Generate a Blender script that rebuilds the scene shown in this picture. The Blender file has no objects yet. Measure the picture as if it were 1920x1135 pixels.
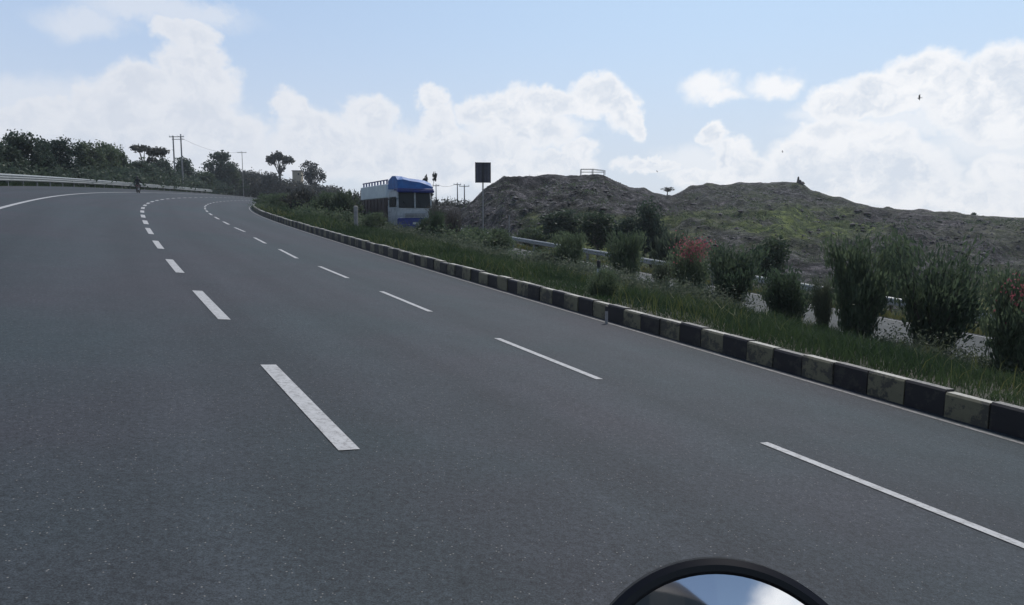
import bpy, math, random
import numpy as np
from mathutils import Vector, Matrix
random.seed(7); RG=np.random.default_rng(7)
sc=bpy.context.scene; COL=sc.collection
# ------------------------------------------------------------------ view geometry (solved from the photograph)
F=1351.765; CX,CY=960.0,567.5
PITCH,ROLL,H=.111,-.12,1.674
cp,sp=math.cos(PITCH),math.sin(PITCH); cr,sr=math.cos(ROLL),math.sin(ROLL)
Afit=np.array([[1,0,0],[0,sp,cp],[0,cp,-sp]])            # plane frame -> (right,up,fwd)
Rroll=np.array([[cr,-sr,0],[sr,cr,0],[0,0,1]])
PL=.112
clp,slp=math.cos(PL),math.sin(PL)
Al=np.array([[1,0,0],[0,slp,clp],[0,clp,-slp]])
M=Al.T@Rroll@Afit                                        # plane frame -> level world: the carriageway is banked towards the inside of the bend
CAM=np.array([0,0,H])
def soft(z,l=9.,m=6.):
    a=np.abs(z); return np.sign(z)*np.where(a<l,a,l+m*np.tanh((a-l)/m))
def PT(u,v,w=0.):
    u=np.asarray(u,float); v=np.asarray(v,float)
    x=M[0,0]*u+M[0,1]*v-M[0,2]*H; y=M[1,0]*u+M[1,1]*v-M[1,2]*H; z=M[2,0]*u+M[2,1]*v-M[2,2]*H+H
    return x,y,soft(z)+w
# bend: curvature profile along the right hand dashed line
KN=[-8,5,15,25,35,45,60,80,110,150.]
S=np.arange(-60,420,.5)
kk=np.interp(S,KN,[0.0005,0.0016,0.002,0.0018,0.0023,0.0042,0.0042,0.0027,0.0014,0.0015])
TH=np.cumsum(kk)*.5; TH=TH-np.interp(0,S,TH)-.5575
XR=np.cumsum(np.sin(TH))*.5; YR=np.cumsum(np.cos(TH))*.5
XR+=3.4273-np.interp(0,S,XR); YR+=4.3687-np.interp(0,S,YR)
def so2uv(s,o):
    t=np.interp(s,S,TH); return np.interp(s,S,XR)+o*np.cos(t), np.interp(s,S,YR)-o*np.sin(t)
OP=[-60,-20,-13.5,-12.6,-12.2,3.7,3.95,4.3,6,9,11,11.4,21.9,22.6,26,60]
PZ=[-.5,-.5,-.4,-.05,0,0,.2,.24,.18,0,-.3,-.3,-.3,-.34,-.9,-1.2]
def prof(o): return np.interp(o,OP,PZ)
def W(s,o,w=0.):
    u,v=so2uv(s,o); return PT(u,v,prof(o)+w)
def near_so(x,y):
    x=np.asarray(x,float);y=np.asarray(y,float)
    det=M[0,0]*M[1,1]-M[0,1]*M[1,0]
    a=x+M[0,2]*H; b=y+M[1,2]*H
    u=(a*M[1,1]-b*M[0,1])/det; v=(M[0,0]*b-M[1,0]*a)/det
    sh=u.shape; u=u.ravel(); v=v.ravel(); so=np.zeros((len(u),2))
    for i in range(0,len(u),4000):
        d=(u[i:i+4000,None]-XR[None])**2+(v[i:i+4000,None]-YR[None])**2
        k=d.argmin(1); t=TH[k]
        dx=u[i:i+4000]-XR[k]; dy=v[i:i+4000]-YR[k]
        so[i:i+4000,0]=S[k]+dx*np.sin(t)+dy*np.cos(t); so[i:i+4000,1]=dx*np.cos(t)-dy*np.sin(t)
    return u.reshape(sh),v.reshape(sh),so[:,0].reshape(sh),so[:,1].reshape(sh)
def G(x,y):
    u,v,s,o=near_so(np.atleast_1d(x),np.atleast_1d(y))
    return PT(u,v,prof(o))[2]
def zpix(py,D):
    v=(CY-py)/F; return H+D*(v*clp-slp)/(clp+v*slp)
def xpix(px,D,z):
    return (px-CX)/F*(D*clp-(z-H)*slp)
def at(px,D):
    x=(px-CX)/F*D
    for _ in range(4):
        z=float(GH(x,D)); x=xpix(px,D,z)
    return x,D,z
def topix(x,y,z):
    dz=z-H; fw=y*clp-dz*slp; up=y*slp+dz*clp
    return CX+F*x/fw, CY-F*up/fw
def bpz(px,py):                                           # pixel -> plane coordinates
    x=(px-CX)/F;y=-(py-CY)/F
    X=cr*x+sr*y; Y=-sr*x+cr*y
    d=np.array([X,cp+Y*sp,-sp+Y*cp]); t=-H/d[2]; return d[0]*t,d[1]*t
# ------------------------------------------------------------------ hills (old rubbish heaps): a height field
SKY=[(560,400),(800,384),(868,392),(885,378),(905,361),(925,346),(943,336),(965,332),(1000,333),(1040,331),(1085,333),(1130,332),(1150,342),(1180,353),(1203,355),(1222,364),(1245,368),(1262,366),
     (1290,352),(1318,347),(1345,349),(1380,345),(1420,344),(1460,342),(1488,343),(1500,348),(1516,360),(1560,371),(1600,382),(1650,392),(1720,398),(1800,403),(1920,407),(2200,410),(2600,412)]
RC=[(560,120),(800,120),(900,112),(960,105),(1130,105),(1240,130),(1300,150),(1500,140),(1650,120),(1900,110),(2600,90)]
RF=[(560,110),(800,95),(870,74),(900,70),(960,61),(1058,53.5),(1221,45.5),(1334,41),(1477,36.8),(1663,32.3),(1914,28.5),(2600,25)]
def fbm(x,y,seed=0,octs=5,s0=1.):
    r=np.random.default_rng(seed); out=0; a=1.
    for k in range(octs):
        for _ in range(3):
            th=r.random()*6.28; ph=r.random()*6.28; fr=(2**k)*s0*(.7+.6*r.random())
            out=out+a*np.sin((x*np.cos(th)+y*np.sin(th))*fr+ph+1.7*np.sin((x*np.sin(th)-y*np.cos(th))*fr*.73+ph*2))/3
        a*=.55
    return out
def hill_z(x,y):
    x=np.atleast_1d(x).astype(float);y=np.atleast_1d(y).astype(float)
    px=CX+F*x/np.maximum(y,1)/1.0
    P,Q=zip(*SKY); crest=np.interp(px,P,Q); rc=np.interp(px,*zip(*RC)); rf=np.interp(px,*zip(*RF))
    zc=zpix(crest,rc); zf=G(x*rf/np.maximum(y,1),rf+0*y)-.25
    t=(y-rf)/(rc-rf)
    shp=np.interp(t,[0,.05,.2,.4,.6,.8,.93,1.],[0,.06,.26,.43,.62,.82,.965,1.])
    left=px<1240
    shpA=np.interp(t,[0,.06,.2,.4,.6,.8,.93,1.],[0,.10,.34,.55,.74,.9,.98,1.])
    k=np.clip((1300-px)/90,0,1); shp=shp*(1-k)+shpA*k
    z=zf+(zc-zf)*np.clip(shp,0,1)
    z=np.where(t>1,zc-(t-1)*4.5,z)
    n=fbm(x,y,3,5,.12)*1.25+fbm(x,y,5,4,.8)*.38-.9*np.abs(fbm(x,y,9,4,.33))+.35
    n=n*np.clip(t*5,0,1)*np.where(t>.9,np.clip(1-(t-.86)*8,.13,1),1)
    fade=np.clip((px-800)/70,0,1)
    z=np.minimum(z+n*fade,zpix(crest-1.5,y)+.42*fbm(x,y,13,4,.55)-.1)
    return np.where((t>0)&(px>560),z,-99.)
def GH(x,y):
    g=G(x,y); h=hill_z(x,y)
    return np.maximum(g,h)[0] if np.ndim(x)==0 else np.maximum(g,h)
# ------------------------------------------------------------------ helpers
def link(o,parent=None):
    COL.objects.link(o)
    if parent is not None: o.parent=parent
    return o
def tag(o,label=None,cat=None,group=None,kind=None):
    if label: o['label']=label
    if cat: o['category']=cat
    if group: o['group']=group
    if kind: o['kind']=kind
    return o
def empty(name,loc=(0,0,0),rz=0.,sc_=(1,1,1)):
    o=bpy.data.objects.new(name,None); COL.objects.link(o); o.location=loc; o.rotation_euler=(0,0,rz); o.scale=sc_; o.empty_display_size=.3
    return o
def npmesh(name,V,Fc,mats=None,mi=None,smooth=False,uv=None,col=None):
    V=np.asarray(V,np.float32).reshape(-1,3); Fc=np.asarray(Fc,np.int32)
    n=Fc.shape[1]; me=bpy.data.meshes.new(name)
    me.vertices.add(len(V)); me.vertices.foreach_set('co',V.ravel())
    me.loops.add(Fc.size); me.loops.foreach_set('vertex_index',Fc.ravel())
    me.polygons.add(len(Fc)); me.polygons.foreach_set('loop_start',np.arange(0,Fc.size,n,dtype=np.int32))
    me.polygons.foreach_set('loop_total',np.full(len(Fc),n,np.int32))
    for m in (mats or []): me.materials.append(m)
    if mi is not None: me.polygons.foreach_set('material_index',np.asarray(mi,np.int32))
    me.polygons.foreach_set('use_smooth',np.full(len(Fc),smooth,bool))
    if uv is not None:
        l=me.uv_layers.new(name='UVMap'); l.data.foreach_set('uv',np.asarray(uv,np.float32)[Fc.ravel()].ravel())
    if col is not None:
        a=me.color_attributes.new('Mix','FLOAT_COLOR','POINT'); c=np.ones((len(V),4),np.float32); c[:,:3]=col; a.data.foreach_set('color',c.ravel())
    me.update(calc_edges=True); me.validate(); return me
def obj(name,me,parent=None): return link(bpy.data.objects.new(name,me),parent)
class MB:
    def __init__(s): s.V=[];s.F=[];s.m=[]
    def add(s,V,Fs,mi=0):
        b=len(s.V); s.V+= [tuple(v) for v in V]; s.F+=[tuple(b+i for i in f) for f in Fs]; s.m+=[mi]*len(Fs); return s
    def box(s,c,d,mi=0,bev=0.,R=None,taper=(1,1)):
        x,y,z=[a/2 for a in d]; b=min(bev,x*.9,y*.9,z*.9)
        V=[];Fs=[]
        if b<=0:
            for zz in(-z,z):
                k=taper if zz>0 else (1,1)
                for X,Y in((-x,-y),(x,-y),(x,y),(-x,y)): V.append((X*k[0],Y*k[1],zz))
            Fs=[(3,2,1,0),(4,5,6,7),(0,1,5,4),(1,2,6,5),(2,3,7,6),(3,0,4,7)]
        else:
            lv=[(-z,b),(-z+b,0),(z-b,0),(z,b)]
            for zz,i in lv:
                k=taper if zz>0 else (1,1)
                X,Y=(x-i)*k[0],(y-i)*k[1]
                V+=[(-X+b,-Y,zz),(X-b,-Y,zz),(X,-Y+b,zz),(X,Y-b,zz),(X-b,Y,zz),(-X+b,Y,zz),(-X,Y-b,zz),(-X,-Y+b,zz)]
            for l in range(3):
                for i in range(8): j=(i+1)%8; Fs.append((l*8+i,l*8+j,l*8+8+j,l*8+8+i))
            Fs+=[tuple(range(7,-1,-1)),tuple(range(24,32))]
        if R is not None: V=[tuple(R@Vector(v)) for v in V]
        return s.add([(v[0]+c[0],v[1]+c[1],v[2]+c[2]) for v in V],Fs,mi)
    def tube(s,pts,rad,n=8,mi=0,cap=True):
        pts=[Vector(p) for p in pts]
        if not hasattr(rad,'__len__'): rad=[rad]*len(pts)
        V=[];Fs=[]; up=None
        for i,p in enumerate(pts):
            t=(pts[min(i+1,len(pts)-1)]-pts[max(i-1,0)]).normalized()
            if up is None: up=Vector((0,0,1)) if abs(t.z)<.9 else Vector((1,0,0))
            a=t.cross(up).normalized(); b=a.cross(t).normalized(); up=b
            for k in range(n):
                an=2*math.pi*k/n; V.append(p+(a*math.cos(an)+b*math.sin(an))*rad[i])
        for i in range(len(pts)-1):
            for k in range(n): j=(k+1)%n; Fs.append((i*n+k,i*n+j,(i+1)*n+j,(i+1)*n+k))
        if cap: Fs+=[tuple(range(n-1,-1,-1)),tuple(range((len(pts)-1)*n,len(pts)*n))]
        return s.add(V,Fs,mi)
    def lathe(s,c,prof_,axis='Z',n=24,mi=0,sy=1.):
        V=[];Fs=[]
        for r,h in prof_:
            for k in range(n):
                a=2*math.pi*k/n; p=(r*math.cos(a),r*math.sin(a)*sy,h)
                if axis=='X': p=(p[2],p[0],p[1])
                if axis=='Y': p=(p[0],p[2],p[1])
                V.append((p[0]+c[0],p[1]+c[1],p[2]+c[2]))
        for i in range(len(prof_)-1):
            for k in range(n): j=(k+1)%n; Fs.append((i*n+k,i*n+j,(i+1)*n+j,(i+1)*n+k))
        Fs+=[tuple(range(n-1,-1,-1)),tuple(range((len(prof_)-1)*n,len(prof_)*n))]
        return s.add(V,Fs,mi)
    def build(s,name,mats,parent=None,smooth=False,mw=None):
        me=bpy.data.meshes.new(name); me.from_pydata([tuple(v) for v in s.V],[],s.F)
        for m in (mats if isinstance(mats,(list,tuple)) else [mats]): me.materials.append(m)
        me.polygons.foreach_set('material_index',s.m)
        import bmesh
        bm=bmesh.new(); bm.from_mesh(me); bmesh.ops.recalc_face_normals(bm,faces=bm.faces); bm.to_mesh(me); bm.free()
        if smooth:
            me.polygons.foreach_set('use_smooth',[True]*len(me.polygons))
            try: me.set_sharp_from_angle(angle=math.radians(35))
            except Exception: pass
        me.update(); return obj(name,me,parent)
# ------------------------------------------------------------------ materials
def nt(m): m.use_nodes=True; return m.node_tree.nodes,m.node_tree.links
def mat(name,c1,c2=None,rough=.6,scale=3.,metal=0.,bump=0.,spec=.5,contrast=(.35,.65),coord='Object',detail=6,extra=None):
    m=bpy.data.materials.new(name); N,L=nt(m); b=N['Principled BSDF']
    b.inputs['Roughness'].default_value=rough; b.inputs['Metallic'].default_value=metal
    b.inputs['Specular IOR Level'].default_value=spec
    if c2 is None: c2=tuple(x*.72 for x in c1)
    tc=N.new('ShaderNodeTexCoord'); no=N.new('ShaderNodeTexNoise'); no.inputs['Scale'].default_value=scale; no.inputs['Detail'].default_value=detail; no.inputs['Roughness'].default_value=.65
    L.new(tc.outputs[coord],no.inputs['Vector'])
    r=N.new('ShaderNodeValToRGB'); r.color_ramp.elements[0].position=contrast[0]; r.color_ramp.elements[1].position=contrast[1]
    r.color_ramp.elements[0].color=(*c2,1); r.color_ramp.elements[1].color=(*c1,1)
    L.new(no.outputs['Fac'],r.inputs['Fac']); L.new(r.outputs['Color'],b.inputs['Base Color'])
    if bump:
        bp=N.new('ShaderNodeBump'); bp.inputs['Strength'].default_value=bump; bp.inputs['Distance'].default_value=.05
        L.new(no.outputs['Fac'],bp.inputs['Height']); L.new(bp.outputs['Normal'],b.inputs['Normal'])
    return m
def leafmat(name,c1,c2,trans=.3,scale=.9):
    m=bpy.data.materials.new(name); N,L=nt(m); b=N['Principled BSDF']; out=N['Material Output']
    b.inputs['Roughness'].default_value=.6; b.inputs['Specular IOR Level'].default_value=.25
    tc=N.new('ShaderNodeTexCoord'); no=N.new('ShaderNodeTexNoise'); no.inputs['Scale'].default_value=scale; no.inputs['Detail'].default_value=8
    L.new(tc.outputs['Object'],no.inputs['Vector'])
    oi=N.new('ShaderNodeObjectInfo')
    ad=N.new('ShaderNodeMath'); ad.operation='MULTIPLY_ADD'; ad.inputs[1].default_value=.25; L.new(oi.outputs['Random'],ad.inputs[0]); L.new(no.outputs['Fac'],ad.inputs[2])
    r=N.new('ShaderNodeValToRGB'); r.color_ramp.elements[0].position=.45; r.color_ramp.elements[1].position=.8
    r.color_ramp.elements[0].color=(*c1,1); r.color_ramp.elements[1].color=(*c2,1)
    L.new(ad.outputs[0],r.inputs['Fac']); L.new(r.outputs['Color'],b.inputs['Base Color'])
    t=N.new('ShaderNodeBsdfTranslucent'); L.new(r.outputs['Color'],t.inputs['Color'])
    mx=N.new('ShaderNodeMixShader'); mx.inputs[0].default_value=trans
    L.new(b.outputs[0],mx.inputs[1]); L.new(t.outputs[0],mx.inputs[2]); L.new(mx.outputs[0],out.inputs['Surface'])
    return m
def asphalt(name,base,purple,rough=.62):
    m=bpy.data.materials.new(name); N,L=nt(m); b=N['Principled BSDF']
    tc=N.new('ShaderNodeTexCoord'); 
    def noise(sc_,det=4,vec=None,ro=.6):
        n=N.new('ShaderNodeTexNoise'); n.inputs['Scale'].default_value=sc_; n.inputs['Detail'].default_value=det; n.inputs['Roughness'].default_value=ro
        L.new(vec or tc.outputs['Object'],n.inputs['Vector']); return n.outputs['Fac']
    mp=N.new('ShaderNodeMapping'); mp.inputs['Scale'].default_value=(.03,.75,1); L.new(tc.outputs['UV'],mp.inputs['Vector'])
    def ramp(f,a,b_,ca,cb):
        r=N.new('ShaderNodeValToRGB'); r.color_ramp.elements[0].position=a; r.color_ramp.elements[1].position=b_
        r.color_ramp.elements[0].color=(*ca,1); r.color_ramp.elements[1].color=(*cb,1); L.new(f,r.inputs['Fac']); return r.outputs['Color']
    def mul(a,b_,f=1.):
        x=N.new('ShaderNodeMix'); x.data_type='RGBA'; x.blend_type='MULTIPLY'; x.inputs['Factor'].default_value=f
        L.new(a,x.inputs['A']); L.new(b_,x.inputs['B']); return x.outputs['Result']
    c=ramp(noise(.22,3),.38,.62,base,purple)
    c=mul(c,ramp(noise(1.,3,mp.outputs['Vector']),.3,.7,(.80,)*3,(1.2,)*3))
    c=mul(c,ramp(noise(28,4,ro=.75),.3,.7,(.58,)*3,(1.5,)*3))
    c=mul(c,ramp(noise(110,3,ro=.8),.3,.7,(.35,)*3,(1.8,)*3))
    c=mul(c,ramp(noise(1.3,5,ro=.7),.32,.68,(.90,)*3,(1.08,)*3))
    v=N.new('ShaderNodeTexVoronoi'); v.inputs['Scale'].default_value=75; L.new(tc.outputs['Object'],v.inputs['Vector'])
    sepc=N.new('ShaderNodeSeparateColor'); L.new(v.outputs['Color'],sepc.inputs[0])
    g1=N.new('ShaderNodeMath'); g1.operation='GREATER_THAN'; g1.inputs[1].default_value=.968; L.new(sepc.outputs[0],g1.inputs[0])
    g2=N.new('ShaderNodeMath'); g2.operation='LESS_THAN'; g2.inputs[1].default_value=.33; L.new(v.outputs['Distance'],g2.inputs[0])
    g3=N.new('ShaderNodeMath'); g3.operation='MULTIPLY'; L.new(g1.outputs[0],g3.inputs[0]); L.new(g2.outputs[0],g3.inputs[1])
    x=N.new('ShaderNodeMix'); x.data_type='RGBA'; L.new(g3.outputs[0],x.inputs['Factor']); L.new(c,x.inputs['A']); x.inputs['B'].default_value=(.17,.17,.165,1)
    L.new(x.outputs['Result'],b.inputs['Base Color'])
    b.inputs['Roughness'].default_value=rough; b.inputs['Specular IOR Level'].default_value=.22
    bp=N.new('ShaderNodeBump'); bp.inputs['Strength'].default_value=.35; bp.inputs['Distance'].default_value=.01
    L.new(noise(70,3,ro=.8),bp.inputs['Height']); L.new(bp.outputs['Normal'],b.inputs['Normal'])
    return m
MT={}
MT['asphalt']=asphalt('asphalt',(.0265,.037,.043),(.033,.0355,.0435),.72)
MT['far_asphalt']=asphalt('pale_asphalt',(.062,.067,.067),(.045,.05,.05),.8)  # paler mix than the near carriageway
def paint(name,c,wear,worn,sc_=22):
    m=mat(name,c,tuple(x*.8 for x in c),.6,9.,contrast=(.3,.6)); N,L=nt(m); b=N['Principled BSDF']
    no=N.new('ShaderNodeTexNoise'); no.inputs['Scale'].default_value=sc_; no.inputs['Detail'].default_value=6; no.inputs['Roughness'].default_value=.8
    tc=N.new('ShaderNodeTexCoord'); L.new(tc.outputs['Object'],no.inputs['Vector'])
    r=N.new('ShaderNodeValToRGB'); r.color_ramp.elements[0].position=wear; r.color_ramp.elements[1].position=wear+.06; L.new(no.outputs['Fac'],r.inputs['Fac'])
    src=b.inputs['Base Color'].links[0].from_socket
    x=N.new('ShaderNodeMix'); x.data_type='RGBA'; L.new(r.outputs['Color'],x.inputs['Factor']); x.inputs['A'].default_value=(*worn,1); L.new(src,x.inputs['B']); L.new(x.outputs['Result'],b.inputs['Base Color'])
    return m
MT['line']=paint('white_road_paint',(.42,.425,.43),.43,(.25,.25,.25))
MT['edge']=paint('worn_edge_paint',(.20,.20,.205),.45,(.07,.07,.07))
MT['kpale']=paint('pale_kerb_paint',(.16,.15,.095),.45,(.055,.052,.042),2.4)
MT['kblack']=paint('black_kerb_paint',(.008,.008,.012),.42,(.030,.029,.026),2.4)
MT['soil']=mat('soil',(.055,.05,.035),(.03,.034,.02),.95,1.5,bump=.4)
MT['ground']=mat('ground_green',(.05,.06,.03),(.028,.036,.02),.95,.35,bump=.3)
MT['grass']=leafmat('grass',(.032,.058,.026),(.075,.11,.045),.4,.5)
MT['drygrass']=leafmat('dry_grass',(.10,.12,.04),(.16,.16,.06),.3,.5)
MT['shrub']=leafmat('oleander_leaf',(.046,.074,.046),(.135,.175,.10),.48,1.2)
MT['shrubl']=leafmat('pale_shrub_leaf',(.06,.085,.055),(.14,.16,.11),.45,1.2)
MT['dead']=leafmat('dry_shrub_leaf',(.06,.055,.05),(.12,.11,.10),.2,1.2)
MT['tree']=leafmat('tree_leaf_dark',(.028,.050,.038),(.078,.108,.072),.4,.5)
MT['treel']=leafmat('tree_leaf_green',(.040,.066,.038),(.10,.135,.072),.42,.5)
MT['treeh']=leafmat('tree_leaf_brownish',(.042,.048,.044),(.085,.085,.07),.35,.5)
MT['bark']=mat('bark',(.07,.06,.05),(.035,.03,.027),.9,8.)
MT['flower']=leafmat('red_flower',(.20,.055,.07),(.36,.12,.14),.4,2.)
MT['galv']=mat('galvanised_steel',(.38,.40,.40),(.26,.28,.28),.5,6.,metal=.35)
MT['post']=mat('steel_post',(.22,.23,.24),(.14,.15,.15),.6,6.,metal=.3)
MT['conc']=mat('concrete',(.33,.32,.31),(.22,.21,.21),.85,4.)
MT['white']=mat('white_paint',(.46,.49,.52),(.28,.31,.34),.5,3.)
MT['palep']=mat('pale_panel',(.66,.74,.76),(.55,.63,.66),.55,2.)
MT['blue']=mat('blue_tarpaulin',(.016,.15,.46),(.008,.08,.28),.55,1.6,bump=.4)
MT['bluep']=mat('blue_paint',(.014,.035,.22),(.008,.02,.12),.4,3.)
MT['brown']=mat('rusty_brown',(.10,.075,.07),(.05,.04,.04),.75,3.)
MT['dark']=mat('dark_metal',(.02,.02,.024),(.012,.012,.014),.6,5.)
MT['rubber']=mat('rubber',(.018,.018,.018),(.012,.012,.012),.85,9.)
MT['glass']=mat('dark_glass',(.010,.016,.02),(.007,.011,.014),.3,1.,spec=.25)
MT['lamp']=mat('lamp_glass',(.5,.5,.48),(.4,.4,.4),.2,4.)
MT['signback']=mat('grey_sign_back',(.09,.09,.115),(.05,.05,.07),.6,5.)
MT['signdark']=mat('dark_sign_channel',(.02,.02,.03),(.014,.014,.02),.6,5.)
MT['yellow']=mat('yellow_plaster',(.42,.36,.26),(.36,.30,.22),.9,2.)
MT['roofm']=mat('grey_roof',(.14,.13,.13),(.1,.09,.09),.8,2.)
MT['black']=mat('black_plastic',(.008,.008,.010),(.006,.006,.008),.28,3.,spec=.35)
MT['cloth']=mat('dark_cloth',(.008,.010,.016),(.005,.006,.010),.9,8.)
MT['skin']=mat('brown_skin',(.22,.12,.08),(.17,.09,.06),.6,10.)
MT['redp']=mat('dark_red_paint',(.12,.01,.012),(.09,.008,.01),.25,3.)
MT['chrome']=mat('bright_metal',(.6,.6,.6),(.5,.5,.5),.2,3.,metal=1.)
mm=bpy.data.materials.new('mirror_glass'); N,L=nt(mm); b=N['Principled BSDF']; b.inputs['Metallic'].default_value=1; b.inputs['Roughness'].default_value=.02; b.inputs['Base Color'].default_value=(.95,.96,.97,1)
tc=N.new('ShaderNodeTexCoord'); no=N.new('ShaderNodeTexNoise'); no.inputs['Scale'].default_value=60; L.new(tc.outputs['Object'],no.inputs['Vector'])
mr=N.new('ShaderNodeMapRange'); mr.inputs['To Min'].default_value=.01; mr.inputs['To Max'].default_value=.05; L.new(no.outputs['Fac'],mr.inputs['Value']); L.new(mr.outputs[0],b.inputs['Roughness'])
MT['mirror']=mm
# ------------------------------------------------------------------ setting: ground, road, kerb, median, second carriageway
def strip(name,s,offs,m,w=0.,kind='structure',mi=None,mats=None,parent=None,smooth=True):
    s=np.asarray(s,float); offs=np.asarray(offs,float)
    SS,OO=np.meshgrid(s,offs,indexing='ij'); x,y,z=W(SS.ravel(),OO.ravel(),w)
    n=len(offs); i=np.arange((len(s)-1)*(n-1)); r=i//(n-1); c=i%(n-1); a=r*n+c
    Fc=np.stack([a,a+n,a+n+1,a+1],1)
    me=npmesh(name,np.stack([x,y,z],1),Fc[:,::-1],mats or [m],mi,smooth,uv=np.stack([SS.ravel(),OO.ravel()],1))
    o=obj(name,me,parent)
    if kind: o['kind']=kind
    return o
gx=np.unique(np.concatenate([np.arange(-150,150,2.5),np.arange(-600,-150,25),np.arange(150,600,25),[-6000,-3000,-1500,-900,900,1500,3000,6000]]))
gy=np.unique(np.concatenate([np.arange(-30,220,2.5),np.arange(220,600,20),[-3000,-800,-200,-80,700,900,1400,2500,4500,8000]]))
X,Y=np.meshgrid(gx,gy,indexing='ij'); u,v,s_,o_=near_so(X,Y)
Z=PT(u,v,prof(o_))[2]
cor=(o_>-14)&(o_<24.5)&(s_>-58)&(s_<400); Z=np.where(cor,Z-.35,Z)
n=len(gy); i=np.arange((len(gx)-1)*(n-1)); r=i//(n-1); c=i%(n-1); a=r*n+c
g=obj('ground',npmesh('ground',np.stack([X.ravel(),Y.ravel(),Z.ravel()],1),np.stack([a,a+n,a+n+1,a+1],1)[:,::-1],[MT['ground']],smooth=True)); g['kind']='structure'
sl=np.concatenate([np.arange(-50,140,1.),np.arange(140,390,4.)])
strip('road',sl,[-12.2,-9,-6,-3,0,3.7],MT['asphalt'])
strip('road_verge',sl,[-14.6,-13.5,-12.6,-12.2],MT['soil'],w=.0)
strip('median_soil',sl,[3.93,4.3,5,6,7.5,9,10,11,11.4],MT['soil'])
fr=strip('far_road',sl,[11.4,14,17,20,21.9],MT['far_asphalt'])
strip('far_verge',sl,[21.9,22.6,24,25.2],MT['soil'])
# painted markings
mk=MB()
def dashquad(s0,s1,o0,o1,w,zz=.006,mi=0,n=6,target=mk):
    V=[];Fs=[]
    for k in range(n+1):
        t=k/n; s=s0+(s1-s0)*t; o=o0+(o1-o0)*t
        for sg in(-1,1):
            x,y,z=W(s,o+sg*w/2,zz); V.append((float(x),float(y),float(z)))
    for k in range(n): Fs.append((k*2,k*2+1,k*2+3,k*2+2))
    target.add(V,Fs,mi)
def pix_so(px,py):
    u,v=bpz(px,py); d=(XR-u)**2+(YR-v)**2; k=int(d.argmin()); t=TH[k]; dx=u-XR[k];dy=v-YR[k]
    return S[k]+dx*math.sin(t)+dy*math.cos(t), dx*math.cos(t)-dy*math.sin(t)
LD=[((503,685),(655,845)),((370,546),(421,600)),((317,487),(338,512)),((291,452),(302,467)),((276.5,428),(284,439.5))]
RD=[((1432,831),(1935,1031)),((932,635),(1124,712)),((715,547),(807,585)),((599,500),(652,522)),((524,468),(557,485)),((477,446),(498,457)),((440,427),(459,435))]
for dd,o_base,w in ((LD,-3.5,.15),(RD,0.,.105)):
    last=0
    for (a_,b_) in dd:
        s1,o1=pix_so(*a_); s0,o0=pix_so(*b_); dashquad(s0,s1,o0,o1,w); last=s1
    s=last+2.2
    while s<150:
        dashquad(s,s+2.4,o_base,o_base,w+.02); s+=4.6
    s=(-2.2 if o_base else -3.9)
    while s>-40:
        dashquad(s-2.3,s,o_base,o_base,w); s-=4.6
for k in range(-50,380,2):
    dashquad(k,k+2,3.42,3.42,.09,.005,1,2); dashquad(k,k+2,-8.05,-8.05,.16,.005,0,2)
    dashquad(k,k+2,21.3,21.3,.15,.005,0,2); dashquad(k,k+2,11.9,11.9,.15,.005,0,2)
mk.build('road_marking',[MT['line'],MT['edge']])['kind']='structure'
# kerb of painted blocks
kb=MB(); s=-40.; i=0
while s<170:
    L_=.5 if s<60 else 1.0
    jx=random.uniform(-.016,.016); jz=random.uniform(-.022,.014); hh=.31+jz
    a_=s+.008; b_=s+L_-.008; o0=3.70+jx; V=[]
    for ss in(a_,b_):
        for (oo,zz) in((o0,-.05),(o0+.005,hh-.03),(o0+.03,hh),(o0+.21,hh),(o0+.24,-.05)):
            uu,vv=so2uv(ss,oo); x,y,z=PT(uu,vv,zz); V.append((float(x),float(y),float(z)))
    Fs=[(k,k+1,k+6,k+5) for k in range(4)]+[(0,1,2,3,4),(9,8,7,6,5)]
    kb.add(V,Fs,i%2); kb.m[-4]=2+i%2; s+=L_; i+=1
MT['kptop']=paint('sunlit_pale_kerb_top',(.42,.41,.36),.42,(.2,.19,.17)); MT['kbtop']=paint('sunlit_scuffed_black_kerb_top',(.06,.06,.06),.5,(.2,.19,.17))  # sunlight on the top faces painted in as lighter colours, plus scuffs
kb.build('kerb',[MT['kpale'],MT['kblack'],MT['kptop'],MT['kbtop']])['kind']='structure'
# hills
ax=np.linspace(560,2600,520); rt=np.concatenate([np.linspace(0,1,190),np.linspace(1.02,1.6,20)])
AX,RT=np.meshgrid(ax,rt,indexing='ij'); rf=np.interp(AX,*zip(*RF)); rc=np.interp(AX,*zip(*RC)); YY=rf+(rc-rf)*RT+.001; XX=(AX-CX)/F*YY
ZZ=hill_z(XX.ravel(),YY.ravel()).reshape(XX.shape); ZZ=np.where(ZZ<-90,-14,ZZ)
ZZ[:,0]-=.5
PXX,PYY=topix(XX,YY,ZZ)
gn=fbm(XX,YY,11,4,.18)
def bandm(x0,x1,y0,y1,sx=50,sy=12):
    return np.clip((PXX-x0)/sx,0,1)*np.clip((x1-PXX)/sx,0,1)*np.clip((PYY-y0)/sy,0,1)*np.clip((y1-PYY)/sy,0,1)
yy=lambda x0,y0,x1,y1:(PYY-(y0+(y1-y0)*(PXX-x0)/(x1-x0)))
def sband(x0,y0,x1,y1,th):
    d=yy(x0,y0,x1,y1); return np.clip(1-np.abs(d)/th,0,1)*np.clip((PXX-x0)/60,0,1)*np.clip((x1-PXX)/60,0,1)
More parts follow.
